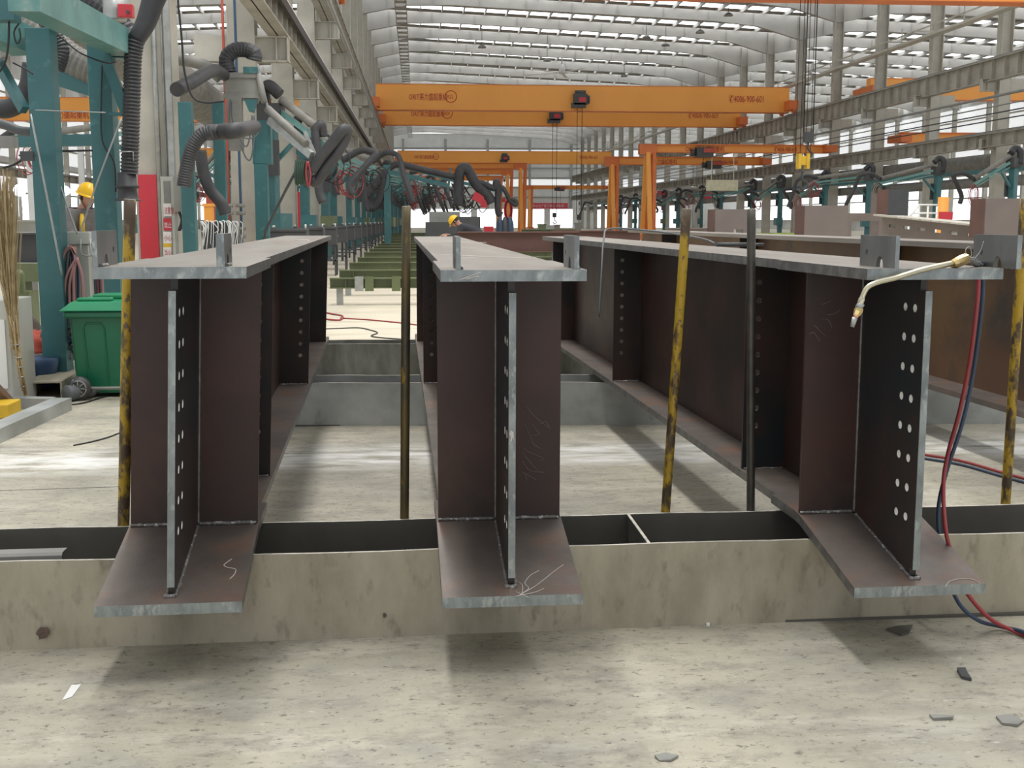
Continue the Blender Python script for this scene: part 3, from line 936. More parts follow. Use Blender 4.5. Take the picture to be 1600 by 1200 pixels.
scrap('grey flake at the bottom of the floor, right of centre', [(1023, 1184), (1040, 1180), (1060, 1184), (1048, 1191), (1030, 1190)], 0, M['grey'], 'dirt_flake', 0.0015)

pz = Vector((0, 0, 1.187))
zu = Vector((0, 0, 1))
marks('chalk_line', [[(461, 375.4), (481.5, 375.3)], [(481.6, 375.6), (482.2, 377.5)]], pz, zu, M['white_mark'], beamL, 0.004, 0.0005)
marks('chalk_line', [[(670, 378), (760, 379)], [(690, 398.5), (845, 405)], [(722, 404), (742, 404)]], Vector((0, 0, WTOP + BT)), zu, M['white_mark'], beamM, 0.0025, 0.0003)
p0, nn = bplane(beamM, 0.0)
marks('chalk_mark', [[(716, 438), (735, 431), (752, 425)], [(722, 436), (748, 431)], [(728, 437), (742, 432), (750, 433)]], p0, nn, M['white_mark'], beamM, 0.0010, 0.0008)
p0, nn = bplane(beamM, 0.044)
marks('paint_splash', [[(798, 673), (800, 680), (798, 690)], [(801, 674), (802, 688)], [(797, 676), (799, 684)]], p0, nn, M['white_mark'], beamM, 0.0022, 0.001)

# =================================================================== THE HALL
# ------------------------------------------------------------------ roof: deck, skylight strips, purlins, rafters
def roof_z(x):                         # underside of the rafters
    return 15.75 - 0.045 * (x + 3.4) if x > -3.4 else 15.75 + 0.045 * (x + 3.4)
RY0, RSP, RN = 59.9, 7.2, 20
RYE = RY0 + RSP * (RN - 1) + 4
XS = [-31.5, -3.4, 26.3, 54.5]
mb = MB()
sk = MB()
for a, b in zip(XS, XS[1:]):
    za, zb = roof_z(a) + 0.95, roof_z(b) + 0.95
    y = RY0 - 3.6
    for i in range(RN):
        ya, yb = y, y + RSP
        s0, s1 = ya + 2.6, ya + 3.9      # skylight strip
        for u, v, k in ((ya, s0, mb), (s0, s1, sk), (s1, yb, mb)):
            k.hexa([(a, u, za), (b, u, zb), (b, v, zb), (a, v, za), (a, u, za + .08), (b, u, zb + .08), (b, v, zb + .08), (a, v, za + .08)])
        y = yb
struct(mb.build('ceiling', M['roof']))
so = sk.build('window_1', M['skylight'])
struct(so)
mb = MB()
x = -30.5
while x < 54:
    z = roof_z(x) + 0.95
    mb.box((x - 0.04, RY0 - 3.6, z - 0.28), (x + 0.04, RYE, z - 0.02))
    x += 1.55
struct(mb.build('trim_2', M['rafter']))
for i in range(RN):
    y = RY0 + RSP * i
    k = MB()
    for a, b in zip(XS, XS[1:]):
        n = 10
        for j in range(n):
            xa = a + (b - a) * j / n
            xb = a + (b - a) * (j + 1) / n
            def hz(x_):
                d_ = min(abs(x_ - a), abs(x_ - b))
                return roof_z(x_) - max(0, 1 - d_ / 4.5) ** 1.5 * 0.9
            k.hexa([(xa, y - .02, hz(xa)), (xb, y - .02, hz(xb)), (xb, y + .02, hz(xb)), (xa, y + .02, hz(xa)),
                    (xa, y - .02, roof_z(xa) + .68), (xb, y - .02, roof_z(xb) + .68), (xb, y + .02, roof_z(xb) + .68), (xa, y + .02, roof_z(xa) + .68)])
            k.hexa([(xa, y - .15, hz(xa) - .03), (xb, y - .15, hz(xb) - .03), (xb, y + .15, hz(xb) - .03), (xa, y + .15, hz(xa) - .03),
                    (xa, y - .15, hz(xa)), (xb, y - .15, hz(xb)), (xb, y + .15, hz(xb)), (xa, y + .15, hz(xa))])
        q = a + 1.6
        while q < b:
            k.box((q - .01, y - .12, hz(q)), (q + .01, y + .12, roof_z(q) + .68))
            q += 3.1
    tag(k.build('roof_rafter', M['rafter']), 'grey steel roof rafter spanning the hall, %s from the camera' % ORD[i], 'rafter', 'roof rafters across the hall')
# cross bracing rods and hanging cable ladder near the left columns
k = MB()
for xx in (-1.15, -0.45):
    k.bar((xx, 56, 14.5), (xx, 197, 14.5), 0.05, 0.1)
y = 57
while y < 197:
    k.bar((-1.15, y, 14.5), (-0.45, y, 14.5), 0.9, 0.03, (0, 0, 1))
    y += 2.0
tag(k.build('cable_ladder', M['galv']), 'pale cable ladder hanging under the roof beside the left columns', 'cable tray')

# ------------------------------------------------------------------ end wall with open doors, side walls of the outer bays
YW = 200.0
mb = MB()
mb.k = 0
segs = [(-31.5, -9, 0, 15.5), (26.3, 54.5, 4.4, 15.5), (-9, 26.3, 3.15, 15.5), (26.3, 30, 0, 4.4), (44, 54.5, 0, 4.4), (9.2, 10.2, 0, 3.15), (21.5, 22.5, 0, 3.15)]
for a, b, z0, z1 in segs:
    mb.box((a, YW, z0), (b, YW + .2, z1))
struct(mb.build('wall_back', M['white']))
mb = MB()
for z in (5.0, 6.6, 8.2, 9.8, 11.4, 13.0):
    mb.box((-31, YW - .2, z), (54, YW - .02, z + .22))
for x in range(-30, 54, 7):
    mb.box((x - .2, YW - .45, 0 if x < -9 or x > 44 else 3.2), (x + .2, YW - .2, 14.6))
struct(mb.build('trim_3', M['galv']))
for i, (z0, z1) in enumerate(((6.9, 8.1), (11.6, 12.9))):
    mb = MB()
    mb.box((-30.5, YW - .015, z0), (53.5, YW - .005, z1))
    struct(mb.build('window_%d' % (2 + i), M['glow_panel']))
for sgn, X, nm in ((-1, -31.7, 'left'), (1, 54.7, 'right')):
    mb = MB()
    mb.box((X, 60, 5.6), (X + .15, YW, 15.0))
    mb.box((X, 60, 0), (X + .15, YW, 1.2))
    struct(mb.build('wall_%s' % nm, M['white']))
    mb = MB()
    mb.box((X - .01 if sgn > 0 else X + .15, 60, 6.2), (X if sgn > 0 else X + .16, YW, 12.4))
    struct(mb.build('window_%d' % (4 if sgn < 0 else 5), M['glow_panel']))  # white upper wall panels with added glow to brighten the hall
    mb = MB()
    for z in (1.2, 3.4, 5.6, 7.4, 9.2, 11.0):
        mb.box((X - sgn * .15 - .1, 60, z), (X - sgn * .15 + .1, YW, z + .14))
    y = 60
    while y < YW:
        mb.box((X - sgn * .6 - .2, y - .15, 0), (X - sgn * .6 + .2, y + .15, 14.2))
        y += 7.2
    struct(mb.build('trim_%d' % (4 if sgn < 0 else 5), M['col']))
mb = MB()
mb.box((19.2, YW - .5, 3.25), (25.4, YW - .45, 4.15))
tag(mb.build('banner', M['banner']), 'long red banner with white lettering on the far end wall', 'banner')

# ------------------------------------------------------------------ text
def text_on(name, s, p, h, m, parent, rot, depth=0.01, sx=1.0):
    cu = bpy.data.curves.new(name, 'FONT')
    cu.body = s
    cu.size = h
    cu.extrude = depth
    cu.resolution_u = 2
    ob = bpy.data.objects.new(name, cu)
    COL.objects.link(ob)
    dg = bpy.context.evaluated_depsgraph_get()
    dg.update()
    me = bpy.data.meshes.new_from_object(ob.evaluated_get(dg))
    bpy.data.objects.remove(ob)
    mt = Matrix.Translation(Vector(p) - WL.get(parent.name, Vector((0, 0, 0)))) @ rot.to_4x4() @ Matrix.Diagonal((sx, 1, 1, 1))
    me.transform(mt)
    me.materials.clear()
    me.materials.append(m)
    o = bpy.data.objects.new(name, me)
    COL.objects.link(o)
    o.parent = parent
    return o
FACE = Matrix(((1, 0, 0), (0, 0, -1), (0, 1, 0)))       # text facing the camera (-Y)
M['ink_red'] = mat('red_lettering', (0.45, 0.02, 0.02), rough=0.5)
M['ink_white'] = mat('white_lettering', (0.85, 0.8, 0.8), rough=0.5)
text_on('banner_text', '安全生产重于泰山 质量第一', (19.5, YW - .56, 3.5), 0.52, M['ink_white'], bpy.data.objects['banner'], FACE, 0.005, 0.9)
mb = MB()
mb.box((14.0, YW - .5, 4.3), (16.4, YW - .45, 4.95))
tag(mb.build('banner', M['banner']), 'short red banner high on the far end wall, left of the long one', 'banner')
for i, (x0, x1, y_, z0, z1) in enumerate(((24.0, 24.8, 118, 3.3, 4.2), (24.0, 25.0, 100, 3.1, 3.9))):
    mb = MB()
    mb.box((x0, y_, z0), (x1, y_ + .03, z1))
    tag(mb.build('wall_sign', M['banner']), ['small red sign between the far right columns, the farther one', 'small red sign between the right columns, the nearer one'][i], 'sign')

# ------------------------------------------------------------------ columns with brackets
def make_column(label, xc, y, sg, group, hz, full=True):
    o = thing('steel_column', label, 'column', (xc, y, 0), 0, group)
    k = MB()
    k.box((-.27, -.25, 0), (-.24, .25, hz)); k.box((.24, -.25, 0), (.27, .25, hz)); k.box((-.24, -.012, 0), (.24, .012, hz))
    k.box((-.24, -.24, 0), (.24, -.215, 8.4))
    k.build('shaft', M['col'], o, True)
    for nm, z0, z1, ex in (('lower_bracket', 4.45, 4.95, .93), ('upper_bracket', 7.05, 7.6, 1.05)):
        k = MB()
        a, b = (.27, ex) if sg > 0 else (-ex, -.27)
        k.box((a, -.13, z0), (b, .13, z0 + .03)); k.box((a, -.13, z1 - .03), (b, .13, z1)); k.box((a, -.01, z0), (b, .01, z1))
        for q in (.95, .62):
            xx = (a + (b - a) * q) if sg > 0 else (b + (a - b) * q)
            k.box((xx - .012, -.13, z0), (xx + .012, .13, z1))
        k.box((-a - (b - a), -.13, z0), (-a, .13, z1)) if full else None
        k.build(nm, M['col'], o, True)
    k = MB()
    k.box((-.33, -.3, 0), (.33, .3, .04))
    k.build('base_plate', M['grey'], o, True)
    return o
c0 = make_column('nearest pale steel column of the left row, standing behind the red sign', -3.52, 16.9, 1, 'pale columns of the left row', 16.2)
for i in range(1, 23):
    c = copy_tree(c0)
    c.location = (-3.42, 17.4 + 7.35 * i, 0)
    c['label'] = 'pale steel column of the left row with stepped brackets, %s from the camera' % ORD[i]
c1 = make_column('nearest pale steel column of the right row, at the right edge of the picture', 26.4, 52.7, -1, 'pale columns of the right row', 15.0)
for i in range(1, 20):
    c = copy_tree(c1)
    c.location = (26.4, 52.7 + 7.2 * i, 0)
    c['label'] = 'pale steel column of the right row with crane rail brackets, %s from the camera' % ORD[i]
k = MB()      # conduits and pipes clamped to the nearest column
c = Vector((-3.52, 16.9, 0))
for dx, r in ((.06, .035), (.16, .012), (.20, .016)):
    k.tube([c + Vector((dx, -.27 - r, .3)), c + Vector((dx, -.27 - r, 6.5))], r, 10)
k.box((c.x + .2, c.y - .34, .3), (c.x + .275, c.y - .26, 6.6))
k.build('conduit', M['galv'], c0)

def runway(label, xi, sg, z0, z1, y0, y1, sp, w=0.35, cat='crane runway'):
    """xi: edge facing the hall"""
    o = thing('crane_runway', label, cat, (xi, y0, z0))
    k = MB()
    xc = xi - sg * w / 2
    k.box((xc - w / 2, y0, z1 - .03), (xc + w / 2, y1, z1))
    k.box((xc - w / 2, y0, z0), (xc + w / 2, y1, z0 + .03))
    k.box((xc - .012, y0, z0), (xc + .012, y1, z1))
    y = y0
    while y < y1:
        k.box((xc - w / 2 + .02, y - .012, z0 + .03), (xc + w / 2 - .02, y + .012, z1 - .03))
        y += sp
    k.build('girder', M['run'], o)
    k = MB()
    k.box((xc - .05, y0, z1), (xc + .05, y1, z1 + .12))
    k.build('crane_rail', M['grey'], o)
    return o
rl = runway('lower crane runway girder with stiffener plates along the left columns', -2.5, 1, 4.95, 5.5, 14, 196, 0.9, 0.4)
k = MB()
k.box((-2.46, 14, 5.28), (-2.40, 196, 5.46))
k.build('conductor_rail', M['hose_k'], rl)
k = MB()
k.box((-2.49, 14, 5.46), (-2.42, 196, 5.52))
k.build('rail_cover', M['white'], rl)
runway('upper crane runway girder along the left columns', -2.5, 1, 7.6, 8.4, 20, 196, 1.15, 0.45)
runway('upper crane runway girder with dark stiffeners along the right columns', 25.5, -1, 7.45, 8.4, 44, 196, 1.15, 0.4)
runway('lower crane runway girder along the right columns', 25.5, -1, 4.55, 5.15, 44, 196, 1.15, 0.4)
runway('lower crane runway girder on the far side of the left bay', -30.6, -1, 4.55, 5.15, 60, 196, 2.3, 0.4)
for i, (z, r) in enumerate(((6.68, .06), (6.25, .03), (5.95, .03), (5.65, .03))):
    k = MB()
    k.tube([(25.3, 44, z), (25.3, 196, z)], r, 8)
    tag(k.build('service_pipe', M['grey'] if i < 2 else M['dark']), ['thick grey service pipe below the upper right crane runway', 'thin conductor bar just under the thick pipe, right side',
        'thin dark conductor bar, third line down on the right side', 'lowest thin dark conductor bar above the lower right runway'][i], 'pipe')
k = MB()
k.tube([(27.1, 46, 4.05), (27.1, 196, 4.05)], .38, 14)
tag(k.build('ventilation_duct', M['duct_g']), 'big grey round duct running along behind the right columns', 'duct')
k = MB()
k.tube([(27.1, 46, 3.1), (27.1, 196, 3.1)], .25, 12)
tag(k.build('ventilation_duct', M['duct_g']), 'smaller grey duct beneath the big one behind the right columns', 'duct')
k = MB()
ribbed(k, [(-4.6, 12.4, 3.75), (-4.5, 20, 3.9), (-4.6, 30, 3.8)], .42, .16, .06, 18)
k.tube([(-4.6, 30, 3.8), (-4.6, 190, 3.8)], .40, 14)
tag(k.build('ventilation_duct', M['duct_g']), 'thick pale ribbed duct running behind the left columns', 'duct')
# roof-level catwalk brackets on the right columns and cable ladder line that climbs out of the picture
k = MB()
k.bar((25.6, 46, 10.4), (25.6, 190, 10.4), .5, .12)
k.bar((25.6, 46, 10.9), (25.6, 190, 10.9), .06, .06)
for j in range(40):
    k.bar((25.6, 48 + 3.6 * j, 10.4), (25.6, 48 + 3.6 * j, 11.3), .05, .05)
    k.bar((24.7, 48 + 3.6 * j, 10.6), (26.2, 48 + 3.6 * j, 10.6), .06, .06)
tag(k.build('pipe_rack', M['col']), 'pale pipe rack with short hangers along the top of the right columns', 'pipe rack')
k = MB()
k.tube([(-2.2, 20, 7.0), (-2.2, 190, 7.0)], .05, 8)
tag(k.build('service_pipe', M['galv']), 'thin pale pipe hanging along the left crane runways', 'pipe')

# ------------------------------------------------------------------ overhead cranes
def hoist(parent, x, y, z, s=1.0, drop=4.0, nm='hoist'):
    k = MB()
    k.box((x - .45 * s, y - 1.1, z - .15), (x + .45 * s, y - .55, z + .55 * s))
    k.box((x - .6 * s, y - 1.1, z - .35), (x + .35 * s, y - .7, z - .05))
    k.cyl((x - .35 * s, y - .85, z + .6 * s), (x + .35 * s, y - .85, z + .6 * s), .2 * s)
    k.cyl((x + .45 * s, y - .8, z + .2), (x + .62 * s, y - .8, z + .2), .28 * s)
    h = k.build('hoist', M['dark'], parent)
    k = MB()
    k.box((x - .12 * s, y - 1.14, z + .02), (x + .36 * s, y - 1.1, z + .32 * s))
    k.build('hoist_label', M['red'], h)
    k = MB()
    for dx in (-.2, .12):
        k.tube([(x + dx * s, y - .9, z - .3), (x + dx * s, y - .9, z - drop)], .02, 5)
    k.build('rope', M['hose_k'], h)
    k = MB()
    k.box((x - .18 * s, y - 1.0, z - drop - .35), (x + .12 * s, y - .8, z - drop))
    k.tube(spline([(x - .03, y - .9, z - drop - .35), (x - .03, y - .9, z - drop - .55), (x + .12, y - .9, z - drop - .72), (x - .03, y - .9, z - drop - .85), (x - .16, y - .9, z - drop - .7)], 5), .035, 6)
    k.build('hook', M['dark'], h)
    return h
def bridge_crane(label, y, x0, x1, zb, zt, txt, hx, text_y=None, hs=1.0, drop=6.0):
    o = thing('overhead_crane', label, 'crane', ((x0 + x1) / 2, y, zb))
    k = MB()
    k.box((x0, y - .35, zb), (x1, y + .35, zt))
    k.k = 1
    k.box((x0, y - .4, zt), (x1, y + .4, zt + .04))
    k.box((x0, y - .4, zb - .03), (x1, y + .4, zb))
    k.k = 0
    k.build('girder', [M['orange'], M['orange_d']], o)
    for xx in (x0, x1):
        k = MB()
        k.box((xx - .35, y - 1.6, zb + .1), (xx + .25, y + 1.6, zb + .7))
        k.cyl((xx - .1, y - 1.3, zb + .1), (xx + .1, y - 1.3, zb + .1), .22)
        k.cyl((xx - .1, y + 1.3, zb + .1), (xx + .1, y + 1.3, zb + .1), .22)
        k.build('end_carriage', M['orange_d'], o)
    if txt:
        mz = zb + (zt - zb) * .40
        text_on('lettering', txt[0], (x0 + 2.15, y - .37, mz), .50, M['ink_red'], o, FACE, .005, .62)
        rx = x0 + 4.95
        k = MB()
        k.tube([(rx + .38 * math.cos(a * math.pi / 12), y - .365, mz + .22 + .38 * math.sin(a * math.pi / 12)) for a in range(25)], .022, 4)
        k.build('round_mark', M['ink_red'], o)
        text_on('lettering', txt[1], (rx - .28, y - .37, mz + .1), .34, M['ink_red'], o, FACE, .005, .8)
        text_on('lettering', '✆4006-900-601', (x1 - 4.2, y - .37, mz), .62, M['ink_red'], o, FACE, .005, .6)
    if hx is not None:
        hoist(o, hx, y, zb + .5, hs, drop)
    return o
bridge_crane('orange overhead crane with red lettering and number A22, the upper of the two near girders', 81, -2.55, 25.4, 8.58, 10.22, ('ORIT英力盛起重机', 'A22'), 11.0, drop=7.4)
bridge_crane('orange overhead crane with red lettering, just behind and below the nearest full one', 93.6, -2.45, 25.5, 8.58, 10.22, ('ORIT英力盛起重机', 'A24'), 10.8, drop=7.2)
bridge_crane('orange overhead crane farthest down the hall, small and pale', 156, -2.3, 25.5, 8.58, 10.15, ('ORIT英力盛起重机', 'A23'), 11.5, drop=2.5)
cr0 = bridge_crane('orange overhead crane whose lower edge crosses the top right corner', 40.2, -2.4, 25.5, 8.62, 10.2, None, 13.1, hs=1.0, drop=4.9)
bridge_crane('orange overhead crane in the left bay, seen between the teal posts', 91.5, -30.6, -4.2, 8.55, 10.2, None, None)
cl = [o for o in bpy.data.objects if o.get('label', '').startswith('orange overhead crane in the left bay')][0]
text_on('lettering', 'ORIT英力盛起重机', (-27.6, 91.1, 8.75), .6, M['ink_red'], cl, FACE, .005, .75)
bridge_crane('orange overhead crane in the right bay, above the right-hand runway', 71, 27.2, 53.5, 8.5, 9.7, None, None)
bridge_crane('orange overhead crane far back in the left bay', 150, -30.6, -4.2, 8.55, 10.0, None, None)

# yellow pulley block with hook under the nearest crane
hb = thing('hook_block', 'yellow hook block hanging in front of the right crane runway', 'hook', P(1254, 262, 39.3))
k = MB()
k.cbox(P(1248, 252, 39.3), (.10, .3, .5)); k.cbox(P(1261, 252, 39.3), (.10, .3, .5)); k.cbox(P(1254, 251, 39.3), (.3, .2, .3))
k.build('pulley_housing', M['yellow'], hb)
k = MB()
c = P(1254, 268, 39.3)
k.tube(spline([c, c + Vector((0, 0, -.25)), c + Vector((.18, 0, -.4)), c + Vector((.05, 0, -.58)), c + Vector((-.14, 0, -.45))], 5), .045, 8)
k.build('hook', M['dark'], hb)
k = MB()
for px in (1243, 1250, 1259, 1266):
    a = P(px, 244, 39.3)
    k.tube([a, (a.x, a.y, 8.5)], .012, 5)
k.build('rope', M['hose_k'], hb)

def semi_gantry(label, y, xleg, xend, ztop, zbot, dirn, hx=None, txt=None):
    o = thing('semi_gantry_crane', label, 'gantry crane', (xleg, y, 0))
    k = MB()
    a, b = (xleg - .5, xend) if dirn > 0 else (xend, xleg + .5)
    k.box((a, y - .03, zbot), (b, y + .03, ztop))
    k.k = 1
    k.box((a, y - .3, ztop - .06), (b, y + .3, ztop)); k.box((a, y - .2, zbot), (b, y + .2, zbot + .04))
    k.box((xleg - .5, y - .3, zbot - .1), (xleg + .5, y + .3, ztop - .05))
    k.k = 0
    k.build('girder', [M['orange'], M['orange_d']], o)
    for q in (-1, 1):
        k = MB()
        k.bar((xleg + .0, y + q * .25, zbot), (xleg + .0, y + q * 1.3, .4), .24, .24, (1, 0, 0))
        k.build('leg', M['orange'], o)
        k = MB()
        k.bar((xleg + .38, y + q * .25, zbot), (xleg + .2, y + q * 1.3, .4), .2, .2, (1, 0, 0))
        k.build('leg', M['orange_d'], o)
    k = MB()
    k.box((xleg - .25, y - 1.8, .12), (xleg + .4, y + 1.8, .42))
    k.build('bottom_carriage', M['orange_d'], o)
    k = MB()
    for q in (-1.4, 1.4):
        k.cyl((xleg, y + q, .16), (xleg + .15, y + q, .16), .16)
    k.build('wheel', M['dark'], o)
    k = MB()
    xe = xend
    if dirn < 0 and xend < 0:
        k.box((xe - .6, y - 1.0, 5.64), (xe + .05, y + 1.0, ztop))
    else:
        k.box((xe - .3, y - 1.0, zbot + .05), (xe + .3, y + 1.0, zbot + .45))
    k.build('end_carriage', M['orange_d'], o)
    if hx is not None:
        k = MB()
        k.box((hx - .5, y - .5, zbot - .25), (hx + .5, y + .3, zbot + .3)); k.cyl((hx - .8, y - .1, zbot), (hx - .5, y - .1, zbot), .2)
        h = k.build('hoist', M['dark'], o)
        k = MB()
        k.box((hx - .1, y - .54, zbot + .0), (hx + .6, y - .5, zbot + .25))
        k.build('hoist_label', M['redcloth'], h)
        k = MB()
        k.tube([(hx, y, zbot - .2), (hx, y, zbot - 2.4)], .02, 5)
        k.build('rope', M['hose_k'], h)
    if txt:
        text_on('lettering', txt, (xleg + 2.3, y - .05, zbot + .1), .36, M['ink_red'], o, FACE, .005, .8)
        text_on('lettering', '✆4006-900-601', (xend - 3.3, y - .05, zbot + .1), .36, M['ink_red'], o, FACE, .005, .6)
    return o
semi_gantry('orange semi-gantry crane with the nearest thick leg, right of centre', 71, 13.8, 24.8, 5.80, 5.30, 1, 21.2 - 4.0, 'ORIT英力盛起重机')
semi_gantry('orange semi-gantry crane second on the right, its leg left of the nearest leg', 84.6, 13.9, 24.9, 5.78, 5.2, 1, 20.9 + .3, 'ORIT英力盛起重机')
semi_gantry('slim orange semi-gantry crane farthest back on the right, under the end wall', 157, 14.9, 24.9, 5.85, 5.35, 1, 19.0)
semi_gantry('orange semi-gantry crane on the left runway, longest and nearest of the left ones', 96, 8.4, -2.3, 5.85, 5.40, -1)
semi_gantry('orange semi-gantry crane on the left runway, in the middle of the three', 107, 8.2, -2.3, 5.85, 5.35, -1)
semi_gantry('orange semi-gantry crane on the left runway, shortest and farthest of the three', 124, 8.5, -2.3, 5.85, 5.35, -1)
semi_gantry('worn orange semi-gantry crane in the right bay behind the duct', 66, 40.0, 27.2, 6.2, 5.6, -1)

# ceiling fan
fan = thing('ceiling_fan', 'large ceiling fan with long pale blades hanging under the roof above the cranes', 'fan', P(878, 114, 104))
c = P(878, 114, 104)
k = MB()
k.tube([c, c + Vector((0, 0, 2.4))], .06, 8)
k.build('rod', M['col'], fan)
k = MB()
k.cyl(c + Vector((0, 0, -.1)), c + Vector((0, 0, .7)), .28)
k.build('motor', M['white'], fan)
for a in (5, 77, 149, 221, 293):
    k = MB()
    a = math.radians(a)
    d_ = Vector((math.cos(a), math.sin(a), 0))
    k.bar(c + d_ * .3, c + d_ * 3.6, .3, .04)
    k.build('blade', M['white'], fan)
# pendant lamps / small fittings below the rafters
pl = None
for i, (px, py, y) in enumerate(((855, 96, 95), (975, 120, 105), (1040, 72, 88), (753, 75, 90), (1010, 60, 88), (1138, 25, 80), (1094, 52, 84))):
    c = P(px, py, y)
    o = thing('pendant_lamp', 'small dark pendant lamp hanging from the roof, %s of the row from left' % ORD[i] if i else 'small dark pendant lamp hanging from the roof, leftmost by the fan', 'lamp', c, 0, 'pendant lamps under the roof')
    k = MB()
    k.lathe(c, [(.32, 0), (.28, .12), (.08, .25)], 10)
    k.build('shade', M['grey'], o)
    k = MB()
    k.tube([c + Vector((0, 0, .2)), (c.x, c.y, roof_z(c.x) + .94)], .02, 5)
    k.build('cord', M['hose_k'], o)

# ------------------------------------------------------------------ fume extraction stations
def station(label, variant, group):
    o = thing('fume_extractor', label, 'extraction arm', (0, 0, 0), 0, group)
    k = MB()
    k.box((-.12, -.12, 0), (.12, .12, 3.25)); k.box((-.2, -.2, 0), (.2, .2, .02)); k.bar((.12, 0, 2.5), (.75, 0, 3.1), .08, .08); k.bar((-.1, 0, 3.1), (-.2, 0, 3.1), .18, .18)
    k.build('post', M['teal'], o, True)
    k = MB()
    k.box((-.2, -.18, 3.26), (.25, .18, 3.62))
    k.build('fan_head', M['dark'], o, True)
    k = MB()
    k.box((.0, -.2, 2.2), (.24, -.13, 2.9))
    k.build('switch_box', M['dark'], o, True)
    a = Vector((.25, 0, 3.45))
    if variant == 0:
        b = Vector((1.15, -.9, 2.62)); e_ = Vector((1.9, -1.2, 3.0)); f_ = Vector((1.25, -1.3, 2.2))
    elif variant == 1:
        b = Vector((1.3, -.2, 2.75)); e_ = Vector((1.1, -.3, 3.1)); f_ = Vector((1.15, -.35, 1.9))
    elif variant == 2:
        b = Vector((2.7, .6, 3.15)); e_ = Vector((3.5, .7, 3.3)); f_ = Vector((3.9, .8, 2.2))
    else:
        b = Vector((2.0, -1.4, 2.9)); e_ = Vector((2.7, -1.7, 3.3)); f_ = Vector((3.2, -2.0, 2.1))
    k = MB()
    k.tube([a + Vector((0, 0, .25)), a.lerp(b, .95) + Vector((0, 0, .22))], .085, 12)
    k.build('rigid_pipe', M['duct_g'], o, True)
    k = MB()
    k.bar(a, b, .07, .1)
    k.bar(a + Vector((0, 0, -.18)), b + Vector((0, 0, -.12)), .04, .04)
    k.build('boom', M['teal_l'], o, True)
    k = MB()
    k.tube(spline([(-.12, .15, 3.4), (-.16, .12, 3.85), (0, 0, 3.98), (.22, 0, 3.8)], 6), .12, 12)
    k.build('elbow_duct', M['duct'], o, True)
    k = MB()
    k.tube(spline([b + Vector((-.1, 0, .2)), b.lerp(e_, .5) + Vector((0, 0, .25)), e_, e_.lerp(f_, .15) + (e_ - b) * .08, e_.lerp(f_, .6), f_, f_ + Vector((.08, 0, -.25))], 6), .085, 12)
    k.build('flexible_duct', M['duct'], o, True)
    k = MB()
    for q in range(5):
        rr = .16 + .03 * q
        c_ = b + Vector((0, 0, -.35))
        k.tube([c_ + Vector((.04 * q * math.cos(1.7 * q), .03 * q, 0)) + Vector((rr * math.cos(t_ * math.pi / 8), 0, 1.4 * rr * math.sin(t_ * math.pi / 8))) for t_ in range(17)], .014, 5)
    k.build('welding_hose', M['hose_r'] if variant % 2 == 0 else M['hose_k'], o, True)
    k = MB()
    k.box((-.1, -.3, 1.0), (.3, .3, 1.45))
    k.build('wire_feeder', M['olive'] if variant == 3 else M['teal'], o, True)
    return o
protos = []
for v in range(4):
    protos.append(station('', v, 'fume extraction arms'))
used = set()
def put(v, x, y, rz, label, group, sc=1.0):
    if v in used:
        s = copy_tree(protos[v])
    else:
        s = protos[v]
        used.add(v)
    s.location = (x, y, 0)
    s.rotation_euler = (0, 0, rz)
    s['label'] = label
    s['group'] = group
GL = 'fume extraction arms along the left columns'
GR = 'fume extraction arms along the right side of the hall'
put(1, -2.95, 43.5, 0.0, 'teal fume extraction arm on the left, fourth full one, duct hanging straight down', GL)
seq = [(24.6, 1, -.3), (31.8, 0, 0), (39.0, 3, -.2), (52.6, 2, -.1), (60, 2, .1), (67.5, 3, 0), (75, 2, -.15), (82.5, 2, .1), (90, 3, .1), (97.5, 2, 0), (105, 2, .1), (112.5, 3, .2), (120, 2, 0), (130, 2, 0), (140, 2, .1), (150, 2, 0)]
for i, (y, v, rz) in enumerate(seq):
    put(v, -2.9, y, rz, 'teal fume extraction arm on a post in the left row, %s from the camera' % ORD[i], GL)
for i, y in enumerate([y_ + 3.7 for y_ in (52.6, 60, 67.5, 75, 82.5, 90, 97.5, 105)]):
    put(2 if i % 2 else 3, -1.3, y, .15 * (i % 3 - 1), 'teal fume extraction arm of the inner left line, %s one' % ORD[i], GL)
for i in range(14):
    put([0, 3, 2, 0][i % 4], 22.4 + .3 * (i % 2), 43.5 + 7.2 * i, math.pi + [.5, .2, -.2, .35, 0][i % 5], 'teal fume extraction arm on the right side, %s from the camera' % ORD[i], GR)
for i in range(9):
    put([2, 0, 3][i % 3], -6.5, 30 + 12 * i, math.pi + .3 * (i % 3 - 1), 'teal fume extraction arm in the left bay, %s from the camera' % ORD[i], 'fume extraction arms in the left bay')
# teal cable beams over the stations on both sides
for nm, x, y0, y1, z in (('teal tie beam running behind the right-hand extraction posts', 23.4, 43, 150, 3.3),):
    k = MB()
    k.bar((x, y0, z), (x, y1, z), .14, .18)
    tag(k.build('tie_beam', M['teal']), nm, 'beam')

